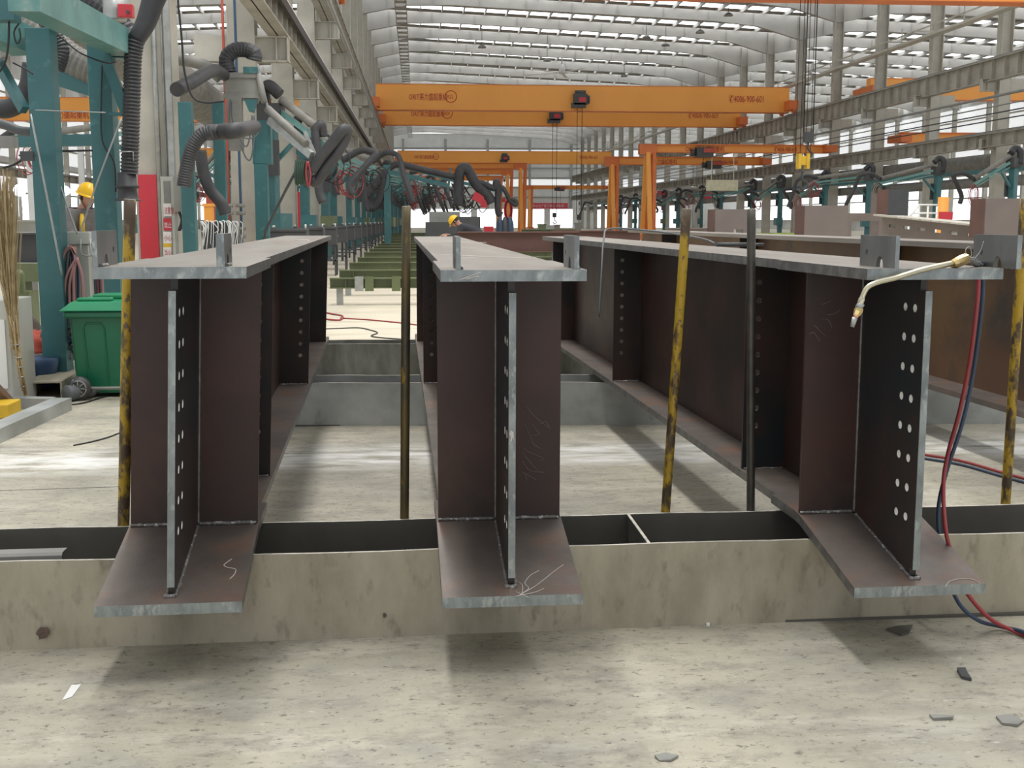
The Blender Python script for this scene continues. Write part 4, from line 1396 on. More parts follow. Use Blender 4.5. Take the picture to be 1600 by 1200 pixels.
# the long double boom swung out over the hall in the middle distance
yb = 46.0
o = thing('extraction_boom', 'long teal double boom with thick black ducts swung out over the middle of the hall', 'extraction arm', P(605, 300, yb))
k = MB()
k.bar(P(606, 268, yb), P(700, 290, yb), .12, .16); k.bar(P(622, 258, yb), P(716, 284, yb), .1, .12); k.bar(P(716, 284, yb), P(785, 300, yb), .1, .12); k.bar(P(632, 287, yb), P(660, 272, yb), .05, .05)
k.bar(P(622, 262, yb), P(632, 288, yb), .06, .06); k.bar(P(700, 300, yb), P(704, 262, yb), .08, .08); k.bar(P(675, 288, yb), P(712, 270, yb), .05, .05)
k.build('boom', M['teal'], o)
k = MB()
k.tube(spline([P(600, 285, yb), P(604, 268, yb), P(614, 259, yb), P(626, 257, yb), P(660, 265, yb), P(712, 277, yb)], 8), .13, 14)
k.k = 1
k.build('rigid_duct', M['duct'], o)
k = MB()
k.tube(spline([P(603, 266, yb), P(598, 290, yb), P(592, 315, yb), P(582, 325, yb), P(574, 318, yb), P(576, 302, yb), P(590, 284, yb), P(603, 268, yb)], 8), .16, 14)
k.build('flexible_duct', M['duct'], o)
k = MB()
k.tube(spline([P(716, 322, yb), P(716, 295, yb), P(719, 268, yb), P(726, 262, yb), P(732, 267, yb), P(744, 288, yb), P(762, 306, yb), P(768, 318, yb)], 8), .20, 14)
k.build('flexible_duct', M['duct'], o)
k = MB()
k.tube(spline([P(738, 283, yb), P(755, 287, yb), P(772, 294, yb), P(775, 284, yb), P(778, 290, yb), P(778, 330, yb), P(784, 336, yb)], 8), .12, 12)
k.build('flexible_duct', M['duct'], o)
k = MB()
k.tube(spline([P(780, 300, yb), P(784, 293, yb), P(790, 300, yb), P(797, 314, yb), P(806, 320, yb), P(806, 314, yb), P(799, 312, yb)], 8), .09, 12)
k.build('flexible_duct', M['duct'], o)
k = MB()
k.cbox(P(747, 309, yb), (.42, .25, .32), Matrix.Rotation(.5, 3, 'Y')); k.cbox(P(756, 318, yb), (.25, .2, .3))
k.build('wire_feeder', M['red'], o)
k = MB()
for q in range(4):
    c_ = P(793, 328, yb)
    k.tube([c_ + Vector((.12 * math.cos(t_ * math.pi / 6) + .02 * q, 0, .36 * math.sin(t_ * math.pi / 6))) for t_ in range(13)], .03, 5)
k.build('coiled_hose', M['red'], o)
k = MB()
q_ = random.Random(4)
for j in range(34):
    a = P(705 + q_.random() * 40, 285 + q_.random() * 30, yb + q_.random())
    b_ = a + Vector((q_.uniform(-.8, .8), 0, q_.uniform(-.5, .1)))
    mid = (a + b_) / 2 + Vector((0, 0, -.35))
    k.tube(spline([a, mid, b_], 4), .018, 5)
k.build('loose_cables', M['hose_k'], o)
k = MB()
k.bar((o.location.x, yb, 0), (o.location.x, yb, 3.4), .25, .25, (0, 1, 0))
k.build('post', M['teal'], o)

# ------------------------------------------------------------------ welder cabinets in a row on the left
for i in range(14):
    y = 22 + 3.4 * i
    x = -2.3 + 0.012 * (y - 22)
    o = thing('welding_power_unit', 'dark box welding power unit in the left row, %s from the camera' % ORD[i], 'welding machine', (x, y, 0), 0, 'dark welding units in a row')
    k = MB()
    k.box((-.33, -.3, .72), (.33, .3, 1.16)); k.box((-.33, -.32, 1.1), (.33, -.3, 1.16))
    k.build('case', M['dark'], o, True, 0.015)
    k = MB()
    for sx in (-.3, .3):
        for sy in (-.26, .26):
            k.box((sx - .02, sy - .02, 0), (sx + .02, sy + .02, .72))
    k.box((-.32, -.28, .35), (.32, .28, .38))
    k.build('stand', M['dark'], o, True)
    k = MB()
    k.box((-.12, -.325, .88), (.12, -.301, .92))
    k.build('front_panel', M['galv'], o, True)
    k = MB()
    k.cyl((-.28, 0, 1.16), (-.28, 0, 1.22), .03)
    k.cyl((.3, -.1, 1.1), (.3, -.1, 1.24), .02)
    k.build('upright', M['galv'], o, True)
# ------------------------------------------------------------------ green roller stands across the middle of the hall
rows = [(18.7, .42, .16), (21.0, .45, .16), (24.2, .47, .2), (27.6, .47, .2), (31, .5, .2), (34.5, .5, .2), (38.2, .5, .2), (42.2, .5, .2), (46.5, .52, .2), (51, .55, .2), (56, .55, .2), (62, .6, .2), (68, .6, .2)]
for i, (y, zt, hh) in enumerate(rows):
    o = thing('roller_stand', 'green steel cross beam on legs beyond the left and middle beams, %s from the camera' % ORD[i], 'work stand', (0, y, 0), 0, 'green cross beams receding down the hall')
    k = MB()
    x0, x1 = (-1.35, 5.5)
    k.ibeam((x0, y, zt - hh / 2), (x1, y, zt - hh / 2), .2, hh, .015, .01)
    for q in range(8):
        xx = x0 + .9 * q + .25
        k.box((xx - .005, y - .09, zt - hh + .015), (xx + .005, y + .09, zt - .015))
    k.build('cross_beam', M['olive'], o)
    for xx in (x0 + .15, (x0 + x1) / 2, x1 - .15):
        k = MB()
        k.box((xx - .05, y - .05, 0), (xx + .05, y + .05, zt - hh))
        k.build('leg', M['galv'], o)
    if i == 0:
        for n_, (pa, pb, mm) in enumerate(((554, 568, 'galv'), (570, 584, 'olive'), (612, 626, 'olive'))):
            a = P(pa, 432, y - .13); b = P(pb, 455, y - .13)
            outl = [(a.x, b.z), (b.x, b.z), (b.x, a.z), (a.x, a.z)]
            vs, fs = plate_holes(outl, [], .02)
            k = MB()
            k.add([(u, y - .13 + w, v) for u, v, w in vs], fs, False)
            k.build('hanging_plate', M[mm], o)
# ------------------------------------------------------------------ brown beams lying across beyond the middle beam
def cross_beam(label, px0, px1, pyt, pyb, y, m, w=.22, sup=None):
    a = P(px0, pyt, y); b = P(px1, pyt, y)
    h = a.z - P(px0, pyb, y).z
    o = thing('rolled_steel_beam', label, 'steel beam', ((a.x + b.x) / 2, y, a.z - h))
    k = MB()
    k.ibeam((a.x, y, a.z - h / 2), (b.x, y, a.z - h / 2), w, h, .02, .012)
    k.build('section', M[m], o)
    for x in (a.x + .4, b.x - .4):
        k = MB()
        k.box((x - .06, y - .06, 0), (x + .06, y + .06, a.z - h))
        k.build('support_post', M['grey'], o)
    return o
cross_beam('dark brown steel beam lying crosswise just beyond the middle beam', 714, 905, 362, 394, 20.0, 'rust')
cross_beam('reddish brown steel beam lying crosswise, stacked right of the first crosswise beam', 862, 1000, 360, 382, 26, 'rust')
cross_beam('dusty olive beam far behind the crosswise brown ones', 815, 900, 358, 364, 40, 'olive')
cross_beam('grey beam with yellow striped ends behind the leaning yellow pole', 1040, 1130, 356, 378, 30, 'brown')
# dark machine near the far worker
o = thing('machine_cabinet', 'dark grey machine block left of the distant stooping worker', 'machine', P(690, 365, 33))
k = MB()
a = P(665, 347, 33); b = P(716, 372, 33)
k.box((a.x, 33, 0), (b.x, 34, a.z))
k.build('base', M['dark'], o)
k = MB()
a = P(671, 331, 34); b = P(718, 347, 34)
k.box((a.x, 33.6, b.z), (b.x, 35, a.z))
k.build('upper_case', M['grey'], o)
k = MB()
k.box((b.x - .1, 33.2, b.z - .2), (b.x + .55, 33.8, b.z + .15))
k.build('control_head', M['dark'], o)
for i, (px, lab) in enumerate(((781, 'left'), (789, 'middle'), (797, 'right'))):
    k = MB()
    a = P(px, 366, 36)
    k.lathe((a.x, 36, 0), [(.11, 0), (.11, 1.2), (.06, 1.36), (.03, 1.42)], 12)
    tag(k.build('gas_cylinder', M['hose_b' if i != 1 else 'dark']), 'upright gas cylinder beside the distant worker, %s of three' % lab, 'gas cylinder')
k = MB()
a = P(757, 354, 37); b = P(771, 368, 37)
k.box((a.x, 37, 0), (b.x, 37.5, a.z))
tag(k.build('tool_box', M['red']), 'red tool box right of the distant worker', 'box')
for i, (px0, px1, py0, py1, y, m_, lab) in enumerate(((842, 853, 350, 362, 60, 'olive', 'pale green bin far away on the floor near the end wall'), (853, 866, 352, 362, 62, 'galv', 'grey container far away beside the pale green bin'),
                                                     (867, 875, 351, 361, 64, 'brown', 'small brown crate far away right of the grey container'), (900, 908, 348, 358, 66, 'grey', 'dark grey cabinet far away, beyond the right beam'),
                                                     (1182, 1192, 364, 374, 34, 'green_y', 'yellow-green block beyond the dark bare pole'), (1208, 1238, 364, 374, 34, 'green_y', 'long yellow-green block under the right arms'))):
    if 'green_y' not in M:
        M['green_y'] = mat('yellow_green_paint', (0.30, 0.42, 0.08), rough=0.5)
    a = P(px0, py0, y); b = P(px1, py1, y)
    k = MB()
    k.box((a.x, y, 0), (b.x, y + .6, a.z))
    k.k = 0
    k.box((a.x - .03, y - .03, a.z - .06), (b.x + .03, y + .63, a.z))
    tag(k.build('storage_bin', M[m_]), lab, 'bin')

# ------------------------------------------------------------------ upright plates and slotted girder beyond the right beam
def upright_plate(label, px0, px1, pyt, pyb, y, notch=None, m='brown', dep=.16, fl=True):
    a = P(px0, pyt, y); b = P(px1, pyb, y)
    o = thing('end_plate', label, 'steel plate', ((a.x + b.x) / 2, y, 0))
    outl = [(a.x, b.z), (b.x, b.z), (b.x, a.z), (a.x, a.z)]
    hs = []
    if notch:
        c = P(notch[0], notch[1], y); d = P(notch[2], notch[3], y)
        hs = [(0, 0, 0, [(c.x, d.z), (d.x, d.z), (d.x, c.z), (c.x, c.z)])]
    vs, fs = plate_holes(outl, hs, .025)
    k = MB()
    k.add([(u, y + w, v) for u, v, w in vs], fs, False)
    k.build('plate', M[m], o)
    k = MB()
    k.box((a.x, y + .012, b.z), (a.x + .03, y + dep + .2, a.z))
    k.build('side_plate', M['rust'], o)
    k = MB()
    k.box((a.x + .05, y - .02, 0), (a.x + .11, y + .12, b.z)); k.box((b.x - .11, y - .02, 0), (b.x - .05, y + .12, b.z))
    k.build('support_leg', M['grey'], o)
    return o
upright_plate('upright brown-grey steel plate with a square cut-out, just left of the dark pole', 1118, 1167, 327, 386, 13.2, (1146, 358, 1160, 372))
upright_plate('upright brown-grey steel plate without cut-out, right of the dark pole', 1258, 1323, 321, 375, 13.5)
upright_plate('upright brown-grey plate standing above the right beam at the picture edge', 1541, 1640, 310, 372, 12.5)
o = thing('slotted_girder', 'long grey-brown girder with a row of rectangular slots above the right beam', 'steel beam', P(1460, 375, 14))
gA, gB = P(1380, 336, 15.5), P(1540, 352, 13.3)
d_ = (gB - gA)
k = MB()
hv = Vector((0, 0, -.24))
sl = []
Ld = math.hypot(d_.x, d_.y)
for j in range(6):
    c = .12 + Ld * (j + .15) / 6.5
    sl.append((0, 0, 0, [(c, -.15), (c + .16, -.15), (c + .16, -.11), (c, -.11)]))
vs, fs = plate_holes([(0, -.30), (Ld, -.26), (Ld, 0), (0, 0)], sl, .02)
ux = Vector((d_.x, d_.y, 0)) / Ld
nx = Vector((-ux.y, ux.x, 0))
k.add([gA + ux * u + nx * w + Vector((0, 0, v + d_.z * u / Ld)) for u, v, w in vs], fs, False)
k.build('web', M['brown'], o)
k = MB()
k.bar(gA, gB, .3, .02)
k.build('top_plate', M['pale_edge'], o)
k = MB()
for t_ in (.1, .9):
    q = gA.lerp(gB, t_)
    k.box((q.x - .05, q.y - .05, 0), (q.x + .05, q.y + .05, q.z - .28))
k.build('support_leg', M['grey'], o)
upright_plate('dark upright box plate pair standing on the slotted girder', 1389, 1418, 296, 337, 15.3, None, 'dark', .2)
upright_plate('faint grey-brown lattice frame plate left of the slotted girder', 1324, 1378, 333, 374, 15.9, (1330, 345, 1372, 372), 'brown')

# things among the right-hand stations
k = MB()
a = P(1465, 308, 30); b = P(1482, 345, 30)
k.cyl(((a.x + b.x) / 2, 30, 0), ((a.x + b.x) / 2, 30, a.z), .14)
tag(k.build('barrier_post', M['orange']), 'thick orange post behind the slotted girder on the right', 'post')
k = MB()
k.box((a.x - .02, 29.8, P(1465, 343, 30).z), (b.x + .02, 29.84, P(1465, 331, 30).z))
k.build('red_collar', M['red'], bpy.data.objects['barrier_post'])
o = thing('hand_rail', 'white tubular guard rail on the right behind the slotted girder', 'railing', P(1440, 345, 24))
k = MB()
for px in (1421, 1436, 1450, 1464):
    q = P(px, 322, 24)
    k.tube([(q.x, 24, 0), q], .02, 6)
k.tube([P(1421, 340, 24), P(1436, 320, 24), P(1464, 320, 24)], .02, 6)
k.tube([P(1428, 333, 24), P(1464, 333, 24)], .02, 6)
k.build('rail', M['white'], o)
for i, (px0, px1, py0, py1, y, m_, lab) in enumerate(((1244, 1254, 335, 373, 33, 'red', 'narrow red notice board behind the upright plates'), (1104, 1153, 281, 298, 71, 'cream', 'cream rectangular panel hanging under the right runway'),
                                                     (1362, 1380, 303, 345, 46, 'brown', 'brown-grey door panel behind the right stations'))):
    if 'cream' not in M:
        M['cream'] = mat('cream_panel', (0.72, 0.69, 0.50), rough=0.5)
    a = P(px0, py0, y); b = P(px1, py1, y)
    k = MB()
    k.box((a.x, y, b.z if i == 1 else 0), (b.x, y + .08, a.z))
    if i == 1:
        k.bar((a.x + .3, y, a.z), (a.x + .3, y, 5.3), .04, .04, (0, 1, 0)); k.bar((b.x - .3, y, a.z), (b.x - .3, y, 5.3), .04, .04, (0, 1, 0))
    tag(k.build('hanging_board', M[m_]), lab, 'panel')
k = MB()
k.tube(spline([P(893, 428, 3.75), P(905, 400, 4.5), P(930, 372, 6.5), P(965, 367, 7.4), P(972, 374, 7.0)], 8), .006, 6)
k.v = []
k.f = []; k.mi = []; k.sm = []
pA = beamR.matrix_basis @ Vector((-.2, 5.3, 1.19))
pts = spline([beamR.matrix_basis @ Vector(q) for q in ((-.30, 3.6, .75), (-.27, 3.7, 1.0), (-.22, 3.9, 1.2), (-.12, 4.2, 1.26), (.02, 3.6, 1.25), (.10, 2.9, 1.22), (.13, 2.7, 1.195))], 8)
k.tube(pts, .006, 6)
tag(k.build('loose_cable', M['hose_g']), 'thin grey cable looping over the right beam behind the middle lug', 'cable')
k = MB()
q = beamR.matrix_basis @ Vector((.02, 2.3, 1.187 + .011))
k.cyl(q, q + Vector((.16, .02, 0)), .010)
k.cyl(q + Vector((.16, .02, 0)), q + Vector((.24, .03, 0)), .007)
tag(k.build('grinder_tool', M['dark']), 'small dark hand tool lying on the right beam', 'tool')
# cables on the floor between left and middle beams
for nm, m_, r, pts, lab in (('floor_hose', 'hose_r', .012, [(500, 488), (520, 492), (535, 495), (532, 501), (518, 501), (505, 499)], 'looped red hose end on the floor beyond the left beam'),
                            ('floor_hose', 'hose_r', .009, [(532, 498), (580, 501), (630, 506), (655, 509), (700, 512)], 'thin red hose stretched across the floor between left and middle beams'),
                            ('floor_cable', 'hose_k', .007, [(500, 515), (530, 514), (560, 513), (580, 517), (590, 521), (580, 526), (600, 529), (640, 532)], 'thin black cable zigzagging on the floor between the beams')):
    k = MB()
    pp = [F(x, y) + Vector((0, 0, r)) for x, y in pts]
    k.tube(spline(pp, 6), r, 6)
    tag(k.build(nm, M[m_]), lab, 'hose' if 'hose' in nm else 'cable')


# =================================================================== LEFT FOREGROUND AND MIDDLE GROUND
def post(label, cx, py, y, w, ztop, m='teal', d=None, nm='teal_post'):
    c = P(cx, py, y)
    d = d or w
    o = thing(nm, label, 'post', (c.x, y, 0))
    k = MB()
    k.box((c.x - w / 2, y - d / 2, 0.02), (c.x + w / 2, y + d / 2, ztop))
    k.build('shaft', M[m], o, bevel=.006)
    k = MB()
    k.box((c.x - w * .8, y - d * .8, 0), (c.x + w * .8, y + d * .8, .02))
    k.build('foot_plate', M[m], o)
    return o
z1 = P(64, 46, 9.6).z
t1 = post('wide teal steel post at the far left, top just below the sloping teal beam', 77, 300, 9.6, .185, z1)
t2 = post('teal steel post just right of the man in the yellow helmet', 168, 300, 11.2, .20, P(160, 70, 11.2).z)
t3 = post('slim teal post right of the grey control box, behind the near column', 293, 250, 15, .16, P(293, 160, 15).z)
t4 = post('slim teal post between the near column and the blue pipe', 344, 250, 17.8, .16, P(344, 160, 17.8).z)
k = MB()
k.bar(P(163, 84, 11.0), P(198, 178, 11.0), .07, .09)
k.k = 0
k.bar(P(170, 178, 11.0), P(200, 179, 11.0), .06, .03)
k.build('angle_brace', M['teal'], t2)
k = MB()
k.tube(spline([P(160, 95, 11.05), P(158, 160, 11.05), P(160, 220, 11.05), P(178, 254, 11.05), P(181, 300, 11.05)], 6), .008, 6)
k.build('cable', M['hose_k'], t2)
o = thing('sloping_beam', 'big dusty teal box beam sloping across the top left corner', 'beam', P(120, 50, 10))
k = MB()
k.bar(P(36, -10, 8.2), P(196, 70, 11.3), .20, .22)
k.build('box_section', M['teal_l'], o)
k = MB()
k.bar(P(185, 62, 11.3), P(185, 92, 11.3), .2, .2, (0, 1, 0))
k.build('end_block', M['teal'], o)
k = MB()
k.bar(P(-20, 40, 9.4), P(38, 66, 9.8), .20, .21)
k.k = 0
tag(k.build('teal_beam', M['teal_l']), 'short dusty teal beam stub at the left edge below the sloping beam', 'beam')
k = MB()
k.cbox(P(8, 2, 9.0), (.16, .16, .28))
tag(k.build('teal_beam', M['teal']), 'teal block hanging in the extreme top left corner', 'beam')
k = MB()
k.bar(P(22, 221, 13), P(150, 219, 13), .12, .12)
k.k = 0
tag(k.build('teal_beam', M['teal']), 'level teal cross beam behind the two wide teal posts', 'beam')
k = MB()
k.bar(P(86, 120, 12.5), P(142, 138, 12.5), .12, .16)
tag(k.build('teal_beam', M['teal']), 'short teal beam between the two wide posts, above the left-bay crane', 'beam')
k = MB()
k.bar(P(-4, 96, 9.7), P(38, 172, 9.5), .06, .07)
tag(k.build('teal_brace', M['teal']), 'teal diagonal brace at the left edge beside the wide post', 'beam')
def duct(label, pts, y, rpx, m='duct', rib=False, nm='flexible_duct', cat='duct', dep=.1, parent=None):
    k = MB()
    pp = [P(p[0], p[1], p[2] if len(p) > 2 else y) for p in pts]
    r = rpx / FPX * y
    if rib:
        ribbed(k, pp, r, r * .36, dep, 18)
    else:
        k.tube(spline(pp, 8), r, 16)
    if parent is not None:
        return k.build(nm, M[m], parent)
    return tag(k.build(nm, M[m]), label, cat)
duct('black curved suction duct at the left edge beside the wide teal post', [(-20, 166), (10, 170), (32, 158), (46, 132), (50, 100)], 10.2, 14)
duct('slimmer grey duct under the black one at the left edge', [(-20, 188), (10, 196), (30, 204), (48, 206)], 10.4, 7, 'hose_g')
duct('pale ribbed duct seen under the sloping teal beam', [(20, 28), (60, 52), (110, 92), (150, 112)], 12.5, 24, 'duct_g', True)
duct('dark ribbed duct right behind the wide teal post', [(70, 30), (86, 58), (96, 80), (88, 110)], 10.6, 12, 'duct', True)
duct('thick black duct across the top left, above the sloping beam', [(95, -25), (130, 2), (160, 20), (200, 60)], 12, 22, 'duct', True)
# hanging suction hose with nozzle
o = thing('suction_hose', 'long black corrugated suction hose hanging beside the near column, flared nozzle at its end', 'hose', P(202, 300, 11))
k = MB()
k.tube(spline([P(252, -30, 11), P(240, 0, 11), P(228, 35, 11), P(213, 62, 11)], 8), [.11 - .0015 * i for i in range(25)], 18)
k.build('smooth_elbow', M['duct'], o)
k = MB()
ribbed(k, [P(213, 60, 11), P(208, 90, 11), P(206, 150, 11), P(204, 220, 11), P(202, 272, 11)], .080, .032, .14, 22)
k.build('corrugated_hose', M['duct'], o)
k = MB()
c = P(201, 270, 11); b_ = P(200, 314, 11)
h = c.z - b_.z
k.lathe(b_, [(.125, 0), (.105, .012), (.088, .03), (.08, h * .42), (.088, h * .45), (.115, h * .5), (.085, h * .56), (.08, h)], 24)
k.build('nozzle', M['duct'], o)
k = MB()
q = P(200, 238, 11)
k.tube([(q.x - .085, q.y - .03, q.z), (q.x - .03, q.y - .085, q.z), (q.x + .03, q.y - .09, q.z), (q.x + .06, q.y - .07, q.z), (q.x + .06, q.y - .07, q.z - .08)], .006, 6)
k.build('handle', M['galv'], o)
o = thing('control_canister', 'grey canister with a red push-button box at the top left', 'control box', P(180, 30, 11.6))
k = MB()
c = P(180, 33, 11.6)
k.lathe(c, [(.10, 0), (.105, .02), (.105, .3)], 20)
k.build('canister', M['galv'], o)
k = MB()
k.box(tuple(P(184, 26, 11.45)), tuple(P(206, 6, 11.45) + Vector((0, .1, 0))))
bx = k.build('button_box', M['red'], o, bevel=.006)
k = MB()
c = P(200, 19, 11.44)
k.cyl(c, c + Vector((0, -.02, 0)), .015)
k.build('push_button', M['dark'], bx)
k = MB()
k.cbox(P(10, 222, 11), (.16, .14, .10))
tag(k.build('motor_box', M['grey']), 'grey motor box at the left edge under the black duct', 'motor')
k = MB()
k.cbox(P(43, 244, 9.3), (.09, .06, .07))
k.bar(P(30, 243, 9.3), P(56, 243, 9.3), .03, .012)
tag(k.build('junction_box', M['dark']), 'small black junction box on the left of the wide teal post', 'junction box')
for i, (pts, y, m_, r, lab) in enumerate((
        ([(48, 178), (72, 300), (97, 430)], 9.3, 'galv', .008, 'thin steel guy rod in front of the wide teal post'),
        ([(94, 290), (108, 330), (121, 366)], 9.6, 'galv', .007, 'dark thin rod slanting down left of the yellow helmet'),
        ([(190, 184), (150, 290), (124, 368)], 9.8, 'galv', .007, 'thin steel rod slanting across the face of the worker'),
        ([(55, 172), (110, 174), (165, 176)], 9.4, 'galv', .005, 'thin level wire strung between the two wide teal posts'),
        ([(12, 0), (14, 50), (10, 90), (0, 112)], 9.0, 'hose_k', .008, 'black cable hanging down the left edge'),
        ([(30, 36), (22, 50), (26, 68), (32, 60), (30, 44)], 9.0, 'hose_k', .006, 'small loop of black cable at the top left'),
        ([(20, 98), (40, 108), (52, 116)], 9.1, 'hose_k', .007, 'black cable running to the wide teal post'),
        ([(82, 45), (104, 66), (128, 84), (165, 98), (182, 96)], 10.2, 'hose_k', .007, 'black cable sagging under the sloping beam'),
        ([(56, 236), (100, 236), (145, 235)], 9.7, 'hose_k', .009, 'black cable strung between posts below the level teal beam'),
        ([(4, 262), (20, 258), (34, 250)], 9.3, 'hose_k', .009, 'black cable from the left edge to the junction box'),
        ([(278, 0), (284, 60), (288, 110), (300, 150), (320, 160), (350, 158)], 15.4, 'hose_k', .014, 'black cable drooping right of the near column'),
        )):
    k = MB()
    k.tube(spline([P(a, b, y) for a, b in pts], 7), r, 6)
    tag(k.build('thin_rod' if m_ == 'galv' else 'hanging_cable', M[m_]), lab, 'rod' if m_ == 'galv' else 'cable')

# board, sign and control box on the near column
yc = 16.62
k = MB()
a, b = P(216, 273, yc), P(250, 405, yc)
k.box((a.x, yc - .03, 0.02), (b.x, yc + .03, a.z))
tag(k.build('red_board', M['red']), 'tall plain red board fixed in front of the near white column', 'board')
o = thing('notice_board', 'narrow grey notice frame with red, white and yellow labels beside the red board', 'sign', P(262, 400, yc - .05))
k = MB()
a, b = P(252, 276, yc), P(277, 405, yc)
k.box((a.x, yc - .07, .02), (b.x, yc + .02, a.z))
k.build('frame', M['concrete'], o)
k = MB()
k.box((a.x + .04, yc - .078, .35), (b.x - .04, yc - .07, a.z - .06))
k.build('backing', M['grey'], o)
for nm, y0_, y1_, mm, tx in (('small_label', 318, 338, 'ink_white', '注意安全'), ('red_label', 341, 360, 'red', '禁止'), ('white_label', 362, 380, 'ink_white', '小心'), ('yellow_label', 380, 386, 'yellow', None), ('white_label', 386, 402, 'ink_white', '当心')):
    k = MB()
    a2, b2 = P(257, y0_, yc), P(270, y1_, yc)
    k.box((a2.x, yc - .084, b2.z), (b2.x, yc - .079, a2.z))
    k.build(nm, M[mm], o)
    if tx:
        text_on('lettering', tx, (a2.x + .008, yc - .087, b2.z + .04), .1 if len(tx) > 2 else .085, M['ink_red'] if mm != 'red' else M['ink_white'], o, FACE, .001, .45 if len(tx) > 2 else .6)
o = thing('control_box', 'grey wall control box with a green light on the right of the near column', 'control box', P(282, 330, 16.4))
k = MB()
a, b = P(270, 277, 16.3), P(286, 331, 16.3)
k.box((a.x, 16.3, b.z), (b.x + .02, 16.66, a.z))
k.build('case', M['grey'], o, bevel=.008)
k = MB()
a, b = P(286, 279, 16.25), P(294, 331, 16.25)
k.box((a.x, 16.22, b.z), (b.x, 16.5, a.z))
k.build('door', M['concrete'], o)
k = MB()
c = P(291, 292, 16.21)
k.cyl(c, c + Vector((0, -.02, 0)), .014)
M['green_light'] = mat('green_pilot_light', (0.02, 0.6, 0.3), emit=(0.05, 0.9, 0.4), estr=1.0)
k.build('pilot_light', M['green_light'], o)
k = MB()
k.tube(spline([P(280, 331, 16.35), P(284, 345, 16.35), P(280, 360, 16.35), P(287, 350, 16.35)], 5), .02, 6)
k.build('cable_tail', M['hose_k'], o)

# duct pieces beyond the near column
duct('black duct hanging down between the two slim teal posts', [(313, 235), (318, 268), (328, 296), (346, 318), (352, 335)], 16.5, 9, 'duct')
duct('black duct stub pointing up right of the near column', [(276, 140, 15.6), (300, 128, 16.2), (320, 116, 17.0), (336, 110, 18.2), (352, 118, 19.1)], 15.2, 11, 'duct')
duct('pale galvanised pipe elbow right of the near column', [(270, 92), (300, 96), (322, 104), (345, 122)], 19.0, 9, 'duct_g')
yh = 19.0
o = thing('fume_extractor', 'dark extraction fan head with a black elbow duct on top, beside the blue pipe', 'extraction arm', P(380, 256, yh))
k = MB()
k.box(tuple(P(351, 148, yh)), tuple(P(402, 118, yh) + Vector((0, .4, 0))))
k.box(tuple(P(349, 121, yh - .03)), tuple(P(404, 114, yh) + Vector((0, .45, 0))))
k.box(tuple(P(349, 153, yh - .03)), tuple(P(404, 147, yh) + Vector((0, .45, 0))))
k.build('fan_case', M['grey'], o)
duct('black corrugated duct bending from the near column up to the right', [(287, 292), (292, 262), (300, 232), (314, 212), (330, 206)], 14.6, 11, 'duct', True, parent=o)
duct('thick black level duct between the near column and the machine head', [(322, 207), (345, 206), (375, 203), (398, 198, 18)], 14.9, 12, 'duct', parent=o)
k = MB()
ribbed(k, [P(357, 113, yh + .1), P(354, 92, yh + .1), P(366, 79, yh + .1), P(384, 78, yh + .1), P(397, 84, yh + .1), P(397, 96, yh + .1)], .12, .05, .06, 16)
k.build('elbow_duct', M['duct'], o)
k = MB()
k.box(tuple(P(380, 114, yh - .05)), tuple(P(403, 105, yh) + Vector((0, .3, 0))))
k.build('top_gusset', M['teal'], o)
k = MB()
k.prism([P(381, 155, yh - .02), P(402, 155, yh - .02), P(396, 176, yh - .02), P(389, 174, yh - .02)], (0, .12, 0))
k.build('gusset', M['teal'], o)
k = MB()
k.box(tuple(P(395, 256, yh + .1)), tuple(P(422, 188, yh + .1) + Vector((0, .28, 0))))
k.bar(P(408, 256, yh + .2), (P(408, 256, yh + .2).x, yh + .2, 0), .2, .2, (0, 1, 0))
k.build('teal_mast', M['teal'], o)
k = MB()
k.box(tuple(P(357, 235, yh - .05)), tuple(P(377, 150, yh - .05) + Vector((0, .15, 0))))
k.build('hanger_plate', M['grey'], o)
k = MB()
for pts in ([(362, 158), (364, 190), (380, 214), (396, 215), (404, 208)], [(368, 200), (378, 222), (386, 228), (392, 205), (394, 180)], [(376, 225), (384, 246), (392, 248), (397, 215), (397, 180)], [(360, 155), (358, 190), (362, 205)]):
    k.tube(spline([P(a, b, yh - .15) for a, b in pts], 7), .013, 6)
k.build('cable_loops', M['hose_g'], o)
k = MB()
k.tube([P(404, 116, yh), P(412, 160, yh - .1)], .05, 10)
k.tube([P(418, 170, yh), P(478, 225, yh - .6)], .062, 12)
k.build('rigid_pipe', M['duct_g'], o)
k = MB()
k.bar(P(421, 188, yh), P(487, 243, yh - .6), .08, .11)
k.build('boom', M['galv'], o)
k = MB()
k.bar(P(403, 100, yh), P(421, 180, yh), .03, .03)
k.bar(P(476, 205, yh - .5), P(494, 245, yh - .5), .05, .05)
k.build('brace_bar', M['galv'], o)
k = MB()
k.tube(spline([P(486, 268, yh - .6), P(500, 246, yh - .6), P(520, 222, yh - .6), P(534, 204, yh - .6), P(541, 203, yh - .55), P(541, 212, yh - .5), P(526, 240, yh - .5), P(508, 264, yh - .5), P(494, 284, yh - .5), P(486, 278, yh - .5)], 7), .085, 16)
k.build('folded_duct', M['duct'], o)
M['hose_green'] = mat('dark_green_hose', (0.035, 0.07, 0.05), rough=0.6)
k = MB()
for q in range(5):
    k.tube(spline([P(463 + 3 * q, 250, yh - .6), P(461 + 3 * q, 270, yh - .65), P(463 + 3 * q, 288, yh - .6), P(466 + 3 * q, 270, yh - .55), P(463 + 3 * q, 250, yh - .6)], 5), .016, 6)
k.build('hose_bundle', M['hose_green'], o)
k = MB()
k.tube(spline([P(480, 252, yh - .7), P(478, 270, yh - .7), P(482, 292, yh - .7), P(485, 272, yh - .7), P(481, 252, yh - .7)], 5), .016, 6)
